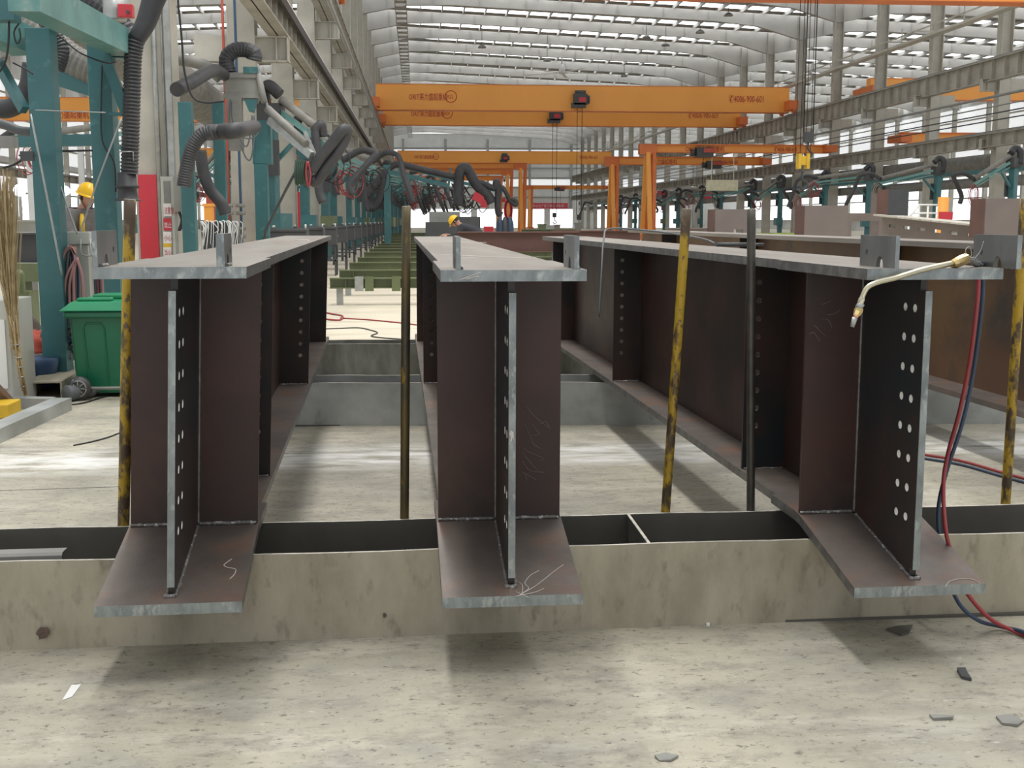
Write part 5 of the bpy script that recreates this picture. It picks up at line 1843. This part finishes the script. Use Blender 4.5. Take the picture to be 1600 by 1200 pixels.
k.build('red_hose_loop', M['hose_r'], o)
k = MB()
k.tube([P(462, 268, yh - .5), P(445, 300, yh - .3), P(415, 360, yh), P(412, 380, yh)], .022, 8)
tag(k.build('swing_rod', M['dark']), 'long dark rod leaning from the folded duct down to the left beam', 'rod')
for nm, m_, px0, px1, py1, lab in (('supply_pipe', 'pipe_red', 350, 355, 345, 'thin red vertical pipe in front of the second left column'), ('supply_pipe', 'pipe_blue', 368, 374, 350, 'thin blue vertical pipe with valves in front of the second left column')):
    if m_ not in M:
        M[m_] = mat(m_, (0.45, 0.07, 0.04) if 'red' in m_ else (0.04, 0.10, 0.19), rough=0.5)
    c = P(px1, 250, 23.8)
    o = thing(nm, lab, 'pipe', (c.x, c.y, 0))
    k = MB()
    k.tube([(c.x, c.y, .1), (c.x, c.y, 6.2)], .026, 8)
    k.build('pipe', M[m_], o)
    k = MB()
    for z in (1.0, 1.15, 1.45, 1.6):
        k.cyl((c.x - .09, c.y - .03, z), (c.x + .09, c.y - .03, z), .035)
    k.build('valve', M['grey'], o)

# wrapped panel behind the left beam
o = thing('wrapped_panel', 'dark panel wrapped in crinkled plastic standing behind the left beam', 'panel', P(345, 385, 16))
k = MB()
a, b = P(313, 347, 16), P(374, 400, 16)
k.box((a.x, 16, .3), (b.x, 16.08, a.z))
k.build('panel', M['foil'], o, bevel=.01)
k = MB()
q_ = random.Random(9)
for j in range(26):
    x_ = a.x + q_.random() * (b.x - a.x + .1)
    s = .03 + .05 * q_.random()
    k.tube(spline([(x_, 15.97, a.z + .01), (x_ + s, 15.95, a.z - .1 * q_.random()), (x_ + .3 * s, 15.97, a.z - .35 * q_.random() - .1)], 4), .006, 4)
k.build('plastic_film', M['white'], o)
k = MB()
k.box((a.x, 15.95, 0), (a.x + .06, 16.15, .3)); k.box((b.x - .06, 15.95, 0), (b.x, 16.15, .3))
k.build('stand_leg', M['grey'], o)

# ------------------------------------------------------------------ hose post, hanging hoses, tangle
yp = 9.85
o = thing('hose_post', 'pale square concrete post with a wide head carrying coiled hoses, behind the green bin', 'post', P(133, 400, yp))
k = MB()
a, b = P(122, 382, yp), P(145, 470, yp)
k.box((a.x, yp - .06, 0), (b.x, yp + .06, a.z))
k.build('shaft', M['concrete'], o, bevel=.004)
k = MB()
a, b = P(103, 362, yp), P(145, 381, yp)
k.box((a.x, yp - .10, b.z), (b.x, yp + .10, a.z))
k.build('head', M['concrete'], o, bevel=.004)
k = MB()
for x0_, x1_ in ((126, 138), (141, 146)):
    k.tube([P(x0_, 373, yp - .12), P(x0_, 394, yp - .12), P(x0_ + 4, 399, yp - .12), P(146, 400, yp - .12)], .006, 6)
k.tube([P(66, 400, yp - .13), P(103, 398, yp - .13), P(120, 398, yp - .13)], .009, 6)
k.build('hook_rod', M['galv'], o)
cols = ['hose_b', 'hose_r', 'hose_k', 'hose_g', 'hose_p']
M['hose_p'] = mat('faded_pink_hose', (0.40, 0.20, 0.20), rough=0.6)
q_ = random.Random(21)
coil_lab = {'hose_b': 'blue', 'hose_r': 'red', 'hose_k': 'black', 'hose_g': 'grey', 'hose_p': 'faded pink'}
for ci, cm in enumerate(cols):
    k = MB()
    for j in range(3):
        x0_ = 92 + q_.random() * 26
        x1_ = x0_ + q_.uniform(4, 12)
        yb_ = 470 + q_.random() * 60
        dy = yp - .16 - .03 * ci
        k.tube(spline([P(118, 398, dy), P(110, 386, dy), P(x0_, 402, dy), P(x0_ - 2, 440, dy), P(x0_ + 1, yb_, dy), P((x0_ + x1_) / 2, yb_ + 12, dy), P(x1_, yb_ - 4, dy), P(x1_ + 1, 440, dy), P(120, 402, dy)], 6), .0115, 7)
    for j in range(1):
        x0_ = 148 + ci * 2.2
        dy = yp + .08
        k.tube(spline([P(140, 384, dy), P(x0_, 400, dy), P(x0_ + 3, 440, dy), P(x0_ + 4, 480, dy), P(x0_, 520, dy)], 6), .011, 7)
    k.build('hose_coil', M[cm], None)
    ob = bpy.data.objects[[n for n in bpy.data.objects.keys() if n.startswith('hose_coil')][-1]]
    tag(ob, '%s hose looped over the hook of the pale post' % coil_lab[cm], 'hose')
for ci, cm in enumerate(cols):
    k = MB()
    for j in range(3):
        pts = []
        cx = 92 + q_.uniform(-14, 12)
        for t_ in range(9):
            px = cx + q_.uniform(-18, 18)
            py = 500 + 70 * (t_ / 8) + q_.uniform(-15, 15)
            p = P(px, min(py, 578), 9.65 + q_.uniform(-.1, .15))
            p.z = max(p.z, .03)
            pts.append(p)
        k.tube(spline(pts, 5), .0115, 6)
    tag(k.build('hose_tangle', M[cm]), '%s hose in the tangled heap left of the green bin' % coil_lab[cm], 'hose')

# ------------------------------------------------------------------ green bin
yb_ = 8.95
o = thing('wheeled_bin', 'green plastic wheeled bin with a ridged lid behind the left beam', 'bin', P(160, 605, yb_))
xa, xb = P(108, 490, yb_).x, P(108, 490, yb_).x + .50
zt_ = P(150, 486, yb_).z
bx0, bx1 = P(118, 605, yb_).x, xb - .04
k = MB()
k.hexa([(bx0, yb_ + .03, .03), (bx1, yb_ + .03, .03), (bx1, yb_ + .42, .03), (bx0, yb_ + .42, .03), (xa, yb_ - .02, zt_), (xb, yb_ - .02, zt_), (xb, yb_ + .52, zt_), (xa, yb_ + .52, zt_)])
k.build('body', M['green_bin'], o, bevel=.02)
k = MB()
px0 = xa + .10
def fy(z):
    return yb_ + .03 - .05 * (z - .03) / (zt_ - .03) - .004
pr = []
for z, dx in ((.08, .02), (.52, 0.0), (.56, .02), (.56, .13), (.52, .15), (.08, .16)):
    pr.append((px0 + dx, fy(z), z))
k.tube(pr, .006, 6, False)
k.build('panel_rib', M['green_bin'], o)
k = MB()
k.box((xa - .03, yb_ - .05, zt_ - .05), (xb + .03, yb_ + .55, zt_ + .0))
k.build('rim', M['green_bin'], o, bevel=.015)
k = MB()
k.hexa([(xa - .06, yb_ - .07, zt_ + .002), (xb + .05, yb_ - .07, zt_ + .002), (xb + .05, yb_ + .56, zt_ + .002), (xa - .06, yb_ + .56, zt_ + .002),
        (xa + .02, yb_ - .01, zt_ + .07), (xb - .02, yb_ - .01, zt_ + .07), (xb - .02, yb_ + .5, zt_ + .08), (xa + .02, yb_ + .5, zt_ + .08)])
lid = k.build('lid', M['green_lid'], o, bevel=.012)
k = MB()
k.box((xa + .05, yb_ + .02, zt_ + .07), (xb - .2, yb_ + .12, zt_ + .095)); k.box((xa + .12, yb_ + .2, zt_ + .075), (xb - .05, yb_ + .45, zt_ + .11))
k.build('lid_ridge', M['green_lid'], lid, bevel=.01)
k = MB()
wc = P(123, 594, yb_ - .10)
k.tube_rings([Vector((wc.x, wc.y - .03, .088)), Vector((wc.x, wc.y + .03, .088))], [.088, .088], Vector((0, 1, 0)), 28)
w_ = k.build('wheel', M['dark'], o)
k = MB()
k.tube([(wc.x + .058 * math.cos(t_ * math.pi / 12), wc.y - .032, .088 + .058 * math.sin(t_ * math.pi / 12)) for t_ in range(25)], .007, 5)
for t_ in range(8):
    an = t_ * math.pi / 4
    k.tube([(wc.x, wc.y - .034, .088), (wc.x + .055 * math.cos(an), wc.y - .034, .088 + .055 * math.sin(an))], .005, 5)
k.build('wheel_hub', M['grey'], w_)
k = MB()
k.tube([(wc.x, wc.y, .088), (bx1, wc.y, .088)], .012, 8)
k.build('axle', M['grey'], o)

# work light / nozzle lying in front of the bin
o = thing('hand_spotlight', 'grey conical hand lamp with a handle lying on the floor in front of the bin', 'lamp', F(135, 622))
c = F(104, 628); c.z = .062; d_ = (F(170, 618) + Vector((0, 0, .045)) - c).normalized()
k = MB()
k.lathe(c, [(.055, 0), (.06, .01), (.058, .05), (.05, .12), (.042, .22), (.036, .235), (.022, .24), (.019, .31)], 20, d_)
k.build('body', M['hose_g'], o)
k = MB()
q = c + d_ * .05
k.tube(spline([q + Vector((0, 0, .05)), q + Vector((.01, 0, .09)), q + d_ * .06 + Vector((0, 0, .10)), q + d_ * .12 + Vector((0, 0, .08)), q + d_ * .13 + Vector((0, 0, .04))], 5), .008, 8)
k.build('handle', M['hose_g'], o)
k = MB()
hp = [F(105, 634), F(130, 631), F(160, 622), F(200, 612), F(260, 600)]
k.tube(spline([p + Vector((0, 0, .006)) for p in hp], 5), .006, 6)
tag(k.build('floor_cable', M['hose_k']), 'thin black cable on the floor beside the green bin', 'cable')
k = MB()
hp = [F(115, 697), F(140, 692), F(170, 684), F(200, 672)]
k.tube(spline([p + Vector((0, 0, .004)) for p in hp], 5), .005, 6)
tag(k.build('floor_cable', M['hose_k']), 'thin black cable on the floor left of the yellow pole, in front of the bin', 'cable')

# ------------------------------------------------------------------ channel frame, cabinet, panel, straw broom
def channel(name_mb, a, b, w, h, t=.008):
    a = Vector(a); b = Vector(b)
    d = (b - a).normalized()
    r = d.cross(Vector((0, 0, 1))).normalized()
    name_mb.bar(a + Vector((0, 0, h - t / 2)), b + Vector((0, 0, h - t / 2)), w, t)
    for s in (-1, 1):
        name_mb.bar(a + r * s * (w / 2 - t / 2) + Vector((0, 0, h / 2 - t / 2)), b + r * s * (w / 2 - t / 2) + Vector((0, 0, h / 2 - t / 2)), t, h - t)
o = thing('floor_channels', 'low grey steel channel frame lying on the floor at the left edge', 'steel frame', F(50, 660))
k = MB()
fa, fb = F(-45, 706), F(98, 641)
channel(k, (fa.x, fa.y, 0), (fb.x, fb.y, 0), .13, .088)
k.build('front_channel', M['plate_cool'], o)
k = MB()
fc = F(20, 640)
fb2 = fb + (fc - fb) * .10
channel(k, (fb2.x - .05, fb2.y + .05, 0), (fc.x - .2, fc.y + .1, 0), .10, .08)
k.build('rear_channel', M['plate_cool'], o)
o = thing('white_cabinet', 'pale cabinet with a recessed door at the left edge behind the steel frame', 'cabinet', P(0, 620, 8.5))
k = MB()
a, b = P(-60, 470, 8.5), P(22, 622, 8.5)
k.box((a.x, 8.5, 0), (b.x, 9.0, a.z))
k.build('body', M['concrete'], o, bevel=.006)
k = MB()
a2, b2 = P(-50, 500, 8.49), P(13, 607, 8.49)
k.box((a2.x, 8.488, b2.z), (b2.x, 8.499, a2.z))
k.build('door', M['white'], o)
k = MB()
a, b = P(21, 485, 9.05), P(43, 610, 9.05)
k.box((a.x, 9.05, 0), (b.x, 9.25, a.z))
tag(k.build('grey_panel', M['concrete']), 'pale grey slab standing right of the white cabinet', 'panel', None)
k = MB()
a = F(128, 588); b = F(30, 632)
channel(k, (a.x, a.y + .15, 0), (b.x + .1, b.y + .25, 0), .26, .13, .012)
tag(k.build('steel_channel', M['plate']), 'wide pale steel channel lying between the bin and the low frame', 'steel channel')
k = MB()
a = P(57, 555, 9.45)
k.lathe((a.x, 9.45, 0), [(.10, 0), (.13, .02), (.16, .2), (.165, .25)], 18)
tag(k.build('bucket', M['blue']), 'blue bucket among the hoses behind the white cabinet', 'bucket')
def cloth(label, px, py, y, r, m, seed, h):
    c = P(px, py, y)
    k = MB()
    q = random.Random(seed)
    n, mm_ = 18, 10
    vs, fs = [], []
    for i in range(mm_ + 1):
        ph = math.pi / 2 * i / mm_
        for j in range(n):
            th_ = 2 * math.pi * j / n
            v = Vector((math.cos(th_) * math.cos(ph), math.sin(th_) * math.cos(ph), math.sin(ph)))
            s = 1 + .35 * noise.noise(v * 2.2 + Vector((seed, 0, 0)))
            vs.append(Vector((c.x + v.x * r * s, c.y + v.y * r * s, .25 + v.z * h * s)))
    for i in range(mm_):
        for j in range(n):
            j2 = (j + 1) % n
            fs.append((i * n + j, i * n + j2, (i + 1) * n + j2, (i + 1) * n + j))
    fs.append(tuple(range(n))[::-1])
    k.add(vs, fs, True)
    return tag(k.build('cloth_heap', M[m]), label, 'cloth')
k = MB()
a, b = P(40, 560, 9.9), P(76, 585, 9.9)
k.box((a.x, 9.75, 0), (b.x, 10.15, .25))
tag(k.build('low_crate', M['grey']), 'low grey crate under the red cloth behind the hose tangle', 'crate')
cloth('crumpled red cloth on a crate behind the hose tangle', 62, 560, 9.88, .13, 'redcloth', 4, .17)
cloth('crumpled brown cloth behind the red cloth', 50, 540, 10.05, .12, 'browncloth', 9, .26)
k = MB()
a = F(4, 655)
k.box((a.x - .2, a.y, 0), (a.x + .045, a.y + .25, .1))
tag(k.build('yellow_block', M['yellow'], bevel=.01), 'small yellow block cut off by the left edge beside the frame', 'block')
k = MB()
k.bar(P(-14, 598, 8.2), F(24, 642) + Vector((0, 0, .02)), .09, .03)
tag(k.build('wood_plank', M['wood']), 'brown plank leaning at the left edge beside the straw broom', 'plank')
# straw broom: bundle of twigs spreading upward
o = thing('straw_broom', 'tall straw twig broom leaning upside down at the left edge', 'broom', F(40, 648) + Vector((0, 0, .09)))
q_ = random.Random(5)
foot = F(40, 640); foot.z = .09
mid = P(22, 520, foot.y + .05)
k = MB()
for j in range(26):
    o1 = Vector((q_.gauss(0, .006), q_.gauss(0, .006), 0))
    o2 = Vector((q_.gauss(0, .016), q_.gauss(0, .016), q_.uniform(-.1, .15)))
    k.tube([foot + o1 + Vector((0, 0, .08 * q_.random())), foot.lerp(mid, .5) + o1 * 1.5, mid + o2], .0035, 5)
k.build('handle_sticks', M['straw'], o)
k = MB()
for j in range(240):
    t_ = Vector((q_.gauss(0, .012), q_.gauss(0, .012), 0))
    a = mid + t_ + Vector((0, 0, q_.uniform(-.12, .02)))
    top = P(6 + q_.gauss(0, 11), 262 + abs(q_.gauss(0, 42)), foot.y + .1 + q_.gauss(0, .05))
    m1 = a.lerp(top, .4) + Vector((q_.gauss(0, .012) - .01, q_.gauss(0, .01), 0))
    k.tube([a, m1, top], [.003, .0025, .0012], 4, False)
k.build('twig_bristles', M['straw'], o)
k = MB()
for s in (.15, .3, .45, .6, .8):
    c = foot.lerp(mid, s)
    dr = (mid - foot).normalized()
    k.lathe(c, [(.019 + .008 * s, 0), (.021 + .008 * s, .004), (.019 + .008 * s, .008)], 10, dr)
k.build('wire_binding', M['galv'], o)

# ------------------------------------------------------------------ olive machine frame, long beams behind the left posts
o = thing('roller_machine', 'olive green machine frame with a round-topped post behind the white cabinet', 'machine', P(45, 480, 12))
k = MB()
a, b = P(14, 412, 12.2), P(68, 440, 12.2)
k.box((a.x, 12.2, b.z), (b.x, 12.5, a.z))
k.box((a.x, 12.2, 0), (a.x + .12, 12.5, b.z))
k.build('frame', M['olive'], o)
k = MB()
a, b = P(18, 456, 11.9), P(48, 500, 11.9)
k.box((a.x, 11.9, 0), (b.x, 12.19, a.z))
k.build('base_block', M['olive'], o)
k = MB()
c = P(32, 458, 11.8)
hh = P(32, 421, 11.8).z - c.z
k.lathe(c, [(.045, 0), (.048, .01), (.048, hh - .05), (.038, hh - .02), (.015, hh)], 16)
k.build('round_post', M['olive'], o)
def long_beam(label, px0, px1, py0, py1, y, m, nm='steel_beam', w=.2):
    a, b = P(px0, py0, y), P(px1, py1, y)
    o = thing(nm, label, 'steel beam', ((a.x + b.x) / 2, y, 0))
    k = MB()
    h = a.z - b.z
    k.ibeam((a.x, y, a.z - h / 2), (b.x, y, a.z - h / 2), w, h, .02, .015)
    k.build('section', M[m], o)
    for t_ in (.15, .85):
        x = a.x + (b.x - a.x) * t_
        k = MB()
        k.box((x - .05, y - .08, 0), (x + .05, y + .08, b.z))
        k.build('trestle_leg', M['grey'], o)
    return o
long_beam('dark grey beam on trestles behind the left teal post', -60, 66, 364, 412, 14.2, 'dark')
long_beam('pale beam with holes lying behind the dark grey one at the left', -60, 62, 344, 364, 17.0, 'concrete')
for i, (px, y) in enumerate(((30, 24), (100, 30), (125, 33))):
    o = thing('work_lamp', ['bright work lamp in the left bay, left of the helmet', 'lit lamp in the left bay just above the helmet, left one', 'lit lamp in the left bay just above the helmet, right one'][i] if i else 'dim white lamp in the left bay beyond the straw broom', 'lamp', P(px, 300, y))
    c = P([28, 100, 120][i], 300, y)
    k = MB()
    k.lathe(c, [(.05, 0), (.11, .06), (.12, .12), (.05, .18)], 14, (0, .9, .3))
    k.build('lamp_head', M['lamp'], o)
    k = MB()
    k.tube([c + Vector((0, .1, 0)), (c.x, c.y + .1, 0)], .03, 6)
    k.build('lamp_pole', M['grey'], o)

# small equipment stands in the left bay and beside the left row, seen between posts
for i, (px0, px1, py0, y, m_, lab) in enumerate(((38, 58, 205, 60, 'white', 'white wall cabinet far away in the left bay, left of the wide post'), (97, 112, 330, 20, 'grey', 'grey equipment rack behind the yellow helmet'),
                                                 (120, 136, 222, 70, 'white', 'white panel far away in the left bay between the posts'), (318, 333, 318, 22, 'orange', 'orange cylinder rack between the slim teal posts'),
                                                 (322, 346, 300, 24, 'redcloth', 'red-orange fabric screen between the slim teal posts'), (404, 424, 330, 26, 'brown', 'brown cabinet behind the second left column'),
                                                 (463, 475, 300, 36, 'red', 'red board on a left column farther down the row'))):
    a, b = P(px0, py0, y), P(px1, 370, y)
    k = MB()
    k.box((a.x, y, 0), (b.x, y + .2, a.z))
    k.box((a.x - .02, y - .02, a.z - .05), (b.x + .02, y + .22, a.z))
    tag(k.build('equipment_panel', M[m_]), lab, 'panel')

# =================================================================== PEOPLE
def skin(name, verts, edges, m, parent, sub=2, roots=(0,)):
    me = bpy.data.meshes.new(name)
    me.from_pydata([tuple(v[0]) for v in verts], edges, [])
    ob = bpy.data.objects.new(name, me)
    COL.objects.link(ob)
    md = ob.modifiers.new('skin', 'SKIN')
    for i, v in enumerate(verts):
        sv = me.skin_vertices[0].data[i]
        r = v[1]
        sv.radius = (r, r) if not isinstance(r, tuple) else r
        sv.use_root = i in roots
    md.use_smooth_shade = True
    s2 = ob.modifiers.new('sub', 'SUBSURF')
    s2.levels = sub
    s2.render_levels = sub
    dg = bpy.context.evaluated_depsgraph_get()
    dg.update()
    nm = bpy.data.meshes.new_from_object(ob.evaluated_get(dg))
    bpy.data.objects.remove(ob)
    for p in nm.polygons:
        p.use_smooth = True
    nm.materials.clear()
    nm.materials.append(m)
    o = bpy.data.objects.new(name, nm)
    COL.objects.link(o)
    if parent:
        o.parent = parent
    return o
def head_mesh(k, c, R3, s=1.0):
    """face with brow, nose, lips and chin; local +Y = front"""
    n, m_ = 28, 20
    vs, fs = [], []
    for i in range(m_ + 1):
        t_ = math.pi * i / m_
        for j in range(n):
            a = 2 * math.pi * j / n
            v = Vector((math.sin(t_) * math.cos(a), math.sin(t_) * math.sin(a), math.cos(t_)))
            x, y, z = v.x * .076, v.y * .095, v.z * .115
            f = max(0, v.y)
            if v.z < 0:
                x *= 1 - .28 * (-v.z) ** 1.5
                y *= 1 - .12 * (-v.z)
            ax = abs(x)
            y += f * .022 * math.exp(-(x / .012) ** 2 - ((z + .018) / .022) ** 2)
            y += f * .006 * math.exp(-(x / .03) ** 2 - ((z + .062) / .008) ** 2)
            y -= f * .010 * math.exp(-((ax - .031) / .014) ** 2 - ((z - .012) / .012) ** 2)
            y += f * .006 * math.exp(-((z - .032) / .01) ** 2)
            y += f * .008 * math.exp(-(x / .02) ** 2 - ((z + .095) / .015) ** 2)
            vs.append(c + R3 @ (Vector((x, y, z)) * s))
    for i in range(m_):
        for j in range(n):
            j2 = (j + 1) % n
            fs.append((i * n + j, i * n + j2, (i + 1) * n + j2, (i + 1) * n + j))
    k.add(vs, fs, True)
def person(label, loc, rotz, pose):
    o = thing('person', label, 'person', loc, rotz)
    J = pose
    V = Vector
    body = [(V(J['pelvis']), .12), (V(J['waist']), .115), (V(J['chest']), (.15, .12)), (V(J['neck']), .055), (V(J['headb']), .05)]
    edges = [(0, 1), (1, 2), (2, 3), (3, 4)]
    for s in ('l', 'r'):
        n = len(body)
        sx = 1 if s == 'r' else -1
        body += [(V(J['sh' + s]), .062), (V(J['el' + s]), .043), (V(J['wr' + s]), .03), (V(J['pa' + s]), (.04, .018))]
        edges += [(2, n), (n, n + 1), (n + 1, n + 2), (n + 2, n + 3)]
        n = len(body)
        body += [(V(J['hi' + s]), .095), (V(J['kn' + s]), .062), (V(J['an' + s]), .042), (V(J['to' + s]), (.05, .03))]
        edges += [(0, n), (n, n + 1), (n + 1, n + 2), (n + 2, n + 3)]
        # fingers grow out of the palm
        w = V(J['wr' + s]); p = V(J['pa' + s]); d = (p - w).normalized()
        side = d.cross(V((0, 0, 1))).normalized()
        pi_ = len(body) - 5
        for q in range(4):
            b0 = p + d * .03 + side * (.026 - .017 * q)
            n = len(body)
            Lf = [.07, .08, .076, .06][q]
            body += [(b0, .010), (b0 + d * Lf * .5 + V((0, 0, -.012)), .009), (b0 + d * Lf * .85 + V((0, 0, -.04)), .008)]
            edges += [(pi_, n), (n, n + 1), (n + 1, n + 2)]
        n = len(body)
        body += [(p + side * .045, .011), (p + side * .06 + d * .04 + V((0, 0, -.02)), .009)]
        edges += [(pi_, n), (n, n + 1)]
    bo = skin('body', body, edges, M['skin'], o, 2)
    hd = V(J['head'])
    R3 = J['hrot']
    k = MB()
    head_mesh(k, hd, R3)
    for sx in (-1, 1):
        k.tube([hd + R3 @ V((sx * .078, -.005, .02)), hd + R3 @ V((sx * .088, -.012, .0)), hd + R3 @ V((sx * .08, -.005, -.028))], [.012, .014, .008], 8)
    # join the face into the body mesh
    me = bo.data
    bm = bmesh.new(); bm.from_mesh(me)
    base = [bm.verts.new(v) for v in k.v]
    for f in k.f:
        try:
            fc = bm.faces.new([base[i] for i in f]); fc.smooth = True
        except ValueError:
            pass
    bm.to_mesh(me); bm.free()
    k = MB()
    for sx in (-1, 1):
        k.tube([hd + R3 @ V((sx * .045, .082, .013)), hd + R3 @ V((sx * .031, .088, .013)), hd + R3 @ V((sx * .018, .086, .012))], [.002, .004, .002], 6)
    k.build('eye', M['hair'], o, True)
    k = MB()
    n, m_ = 24, 10
    vs, fs = [], []
    for i in range(m_ + 1):
        t_ = math.pi * .62 * i / m_
        for j in range(n):
            a = 2 * math.pi * j / n
            vs.append(hd + R3 @ V((.083 * math.sin(t_) * math.cos(a), -.008 + .1 * math.sin(t_) * math.sin(a) - (.012 if math.sin(a) > 0 and t_ > 1.1 else 0), .01 + .122 * math.cos(t_))))
    for i in range(m_):
        for j in range(n):
            j2 = (j + 1) % n
            fs.append((i * n + j, i * n + j2, (i + 1) * n + j2, (i + 1) * n + j))
    k.add(vs, fs, True)
    k.build('hair', M['hair'], o, True)
    k = MB()
    vs, fs = [], []
    for i in range(m_ + 1):
        t_ = math.pi * .5 * i / m_
        for j in range(n):
            a = 2 * math.pi * j / n
            rr = 1 + .012 * math.cos(6 * a) * math.sin(t_)
            vs.append(hd + R3 @ V((.108 * math.sin(t_) * math.cos(a) * rr, .128 * math.sin(t_) * math.sin(a) * rr, .035 + .125 * math.cos(t_))))
    for i in range(m_):
        for j in range(n):
            j2 = (j + 1) % n
            fs.append((i * n + j, i * n + j2, (i + 1) * n + j2, (i + 1) * n + j))
    k.add(vs, fs, True)
    hl = k.build('safety_helmet', M['helmet'], o, True)
    k = MB()
    ring = []
    for j in range(n):
        a = 2 * math.pi * j / n
        ex = 1.12 + (.22 * max(0, math.sin(a)) ** 2)
        ring.append((a, ex))
    vs = [hd + R3 @ V((.105 * math.cos(a), .125 * math.sin(a), .04)) for a, ex in ring] + [hd + R3 @ V((.108 * ex * math.cos(a), .128 * ex * math.sin(a), .026)) for a, ex in ring]
    vs += [v + R3 @ V((0, 0, .006)) for v in vs]
    fs = []
    for j in range(n):
        j2 = (j + 1) % n
        fs += [(j, j2, n + j2, n + j), (2 * n + j, 3 * n + j, 3 * n + j2, 2 * n + j2), (n + j, n + j2, 3 * n + j2, 3 * n + j)]
    k.add(vs, fs, True)
    k.build('brim', M['helmet'], hl, True)
    k = MB()
    for sx in (-1, 1):
        k.tube([hd + R3 @ V((sx * .09, .01, .04)), hd + R3 @ V((sx * .078, .03, -.05)), hd + R3 @ V((sx * .03, .05, -.115))], .005, 5)
    k.build('chin_strap', M['hair'], hl, True)
    # clothes
    jk = [(V(J['pelvis']) + V((0, 0, .03)), (.175, .135)), (V(J['waist']), (.165, .13)), (V(J['chest']), (.185, .15)), (V(J['neck']) + (V(J['chest']) - V(J['neck'])) * .25, .075)]
    je = [(0, 1), (1, 2), (2, 3)]
    for s in ('l', 'r'):
        n = len(jk)
        jk += [(V(J['sh' + s]), .085), (V(J['el' + s]), .066), (V(J['wr' + s]), .05)]
        je += [(2, n), (n, n + 1), (n + 1, n + 2)]
    skin('jacket', jk, je, M[J['jacket']], o, 2)
    tr = [(V(J['pelvis']), (.15, .12))]
    te = []
    for s in ('l', 'r'):
        n = len(tr)
        tr += [(V(J['hi' + s]), .115), (V(J['kn' + s]), .085), (V(J['an' + s]) + V((0, 0, .03)), .068)]
        te += [(0, n), (n, n + 1), (n + 1, n + 2)]
    skin('trousers', tr, te, M['cloth_d'], o, 2)
    for s in ('l', 'r'):
        a = V(J['an' + s]); t_ = V(J['to' + s])
        k = MB()
        d = (t_ - a); d.z = 0; d.normalize()
        b0 = V((a.x, a.y, .05)) - d * .06
        k.tube([b0, b0 + d * .05, b0 + d * .16 + V((0, 0, -.005)), b0 + d * .25 + V((0, 0, -.012))], [.045, .052, .05, .035], 12)
        k.build('shoe', M['hair'], o, True)
    return o
Rx = lambda a: Matrix.Rotation(a, 3, 'X')
pose1 = dict(pelvis=(0, 0, .95), waist=(0, .02, 1.1), chest=(0, .06, 1.30), neck=(0, .10, 1.46), headb=(0, .125, 1.50), head=(0, .16, 1.57), hrot=Rx(-.32),
             shr=(.19, .07, 1.38), elr=(.25, .18, 1.12), wrr=(.12, .42, 1.06), par=(.09, .50, 1.06), shl=(-.19, .07, 1.38), ell=(-.26, .16, 1.12), wrl=(-.10, .42, 1.04), pal=(-.06, .49, 1.04),
             hir=(.10, 0, .88), knr=(.11, .03, .49), anr=(.11, -.02, .09), tor=(.12, .12, .05), hil=(-.10, 0, .88), knl=(-.11, .03, .49), anl=(-.11, -.02, .09), tol=(-.12, .12, .05), jacket='cloth')
pw = P(127, 330, 13.6)
per = person('person in yellow helmet and grey jacket looking down between the wide teal posts', (pw.x - .03, 13.6, 0), math.radians(-128), pose1)
k = MB()
k.tube([(.10, .19, 1.38), (.115, .205, 1.28), (.11, .19, 1.18)], [.02, .03, .03], 8)
k.build('yellow_patch', M['yellow'], per, True)
pose2 = dict(pelvis=(0, -.05, .92), waist=(0, .10, 1.05), chest=(0, .30, 1.16), neck=(0, .46, 1.22), headb=(0, .5, 1.23), head=(0, .56, 1.28), hrot=Rx(-.9),
             shr=(.18, .36, 1.16), elr=(.24, .5, .92), wrr=(.14, .72, .98), par=(.11, .80, 1.0), shl=(-.18, .36, 1.16), ell=(-.24, .5, .92), wrl=(-.12, .72, .96), pal=(-.09, .80, .98),
             hir=(.10, -.05, .86), knr=(.12, .06, .48), anr=(.11, -.08, .09), tor=(.12, .06, .05), hil=(-.10, -.05, .86), knl=(-.12, .06, .48), anl=(-.11, -.08, .09), tol=(-.12, .06, .05), jacket='cloth_d')
pw = P(742, 345, 25.9)
person('person in dark clothes and yellow helmet stooping in the middle distance', (pw.x + .12, 25.9, 0), math.radians(75), pose2)
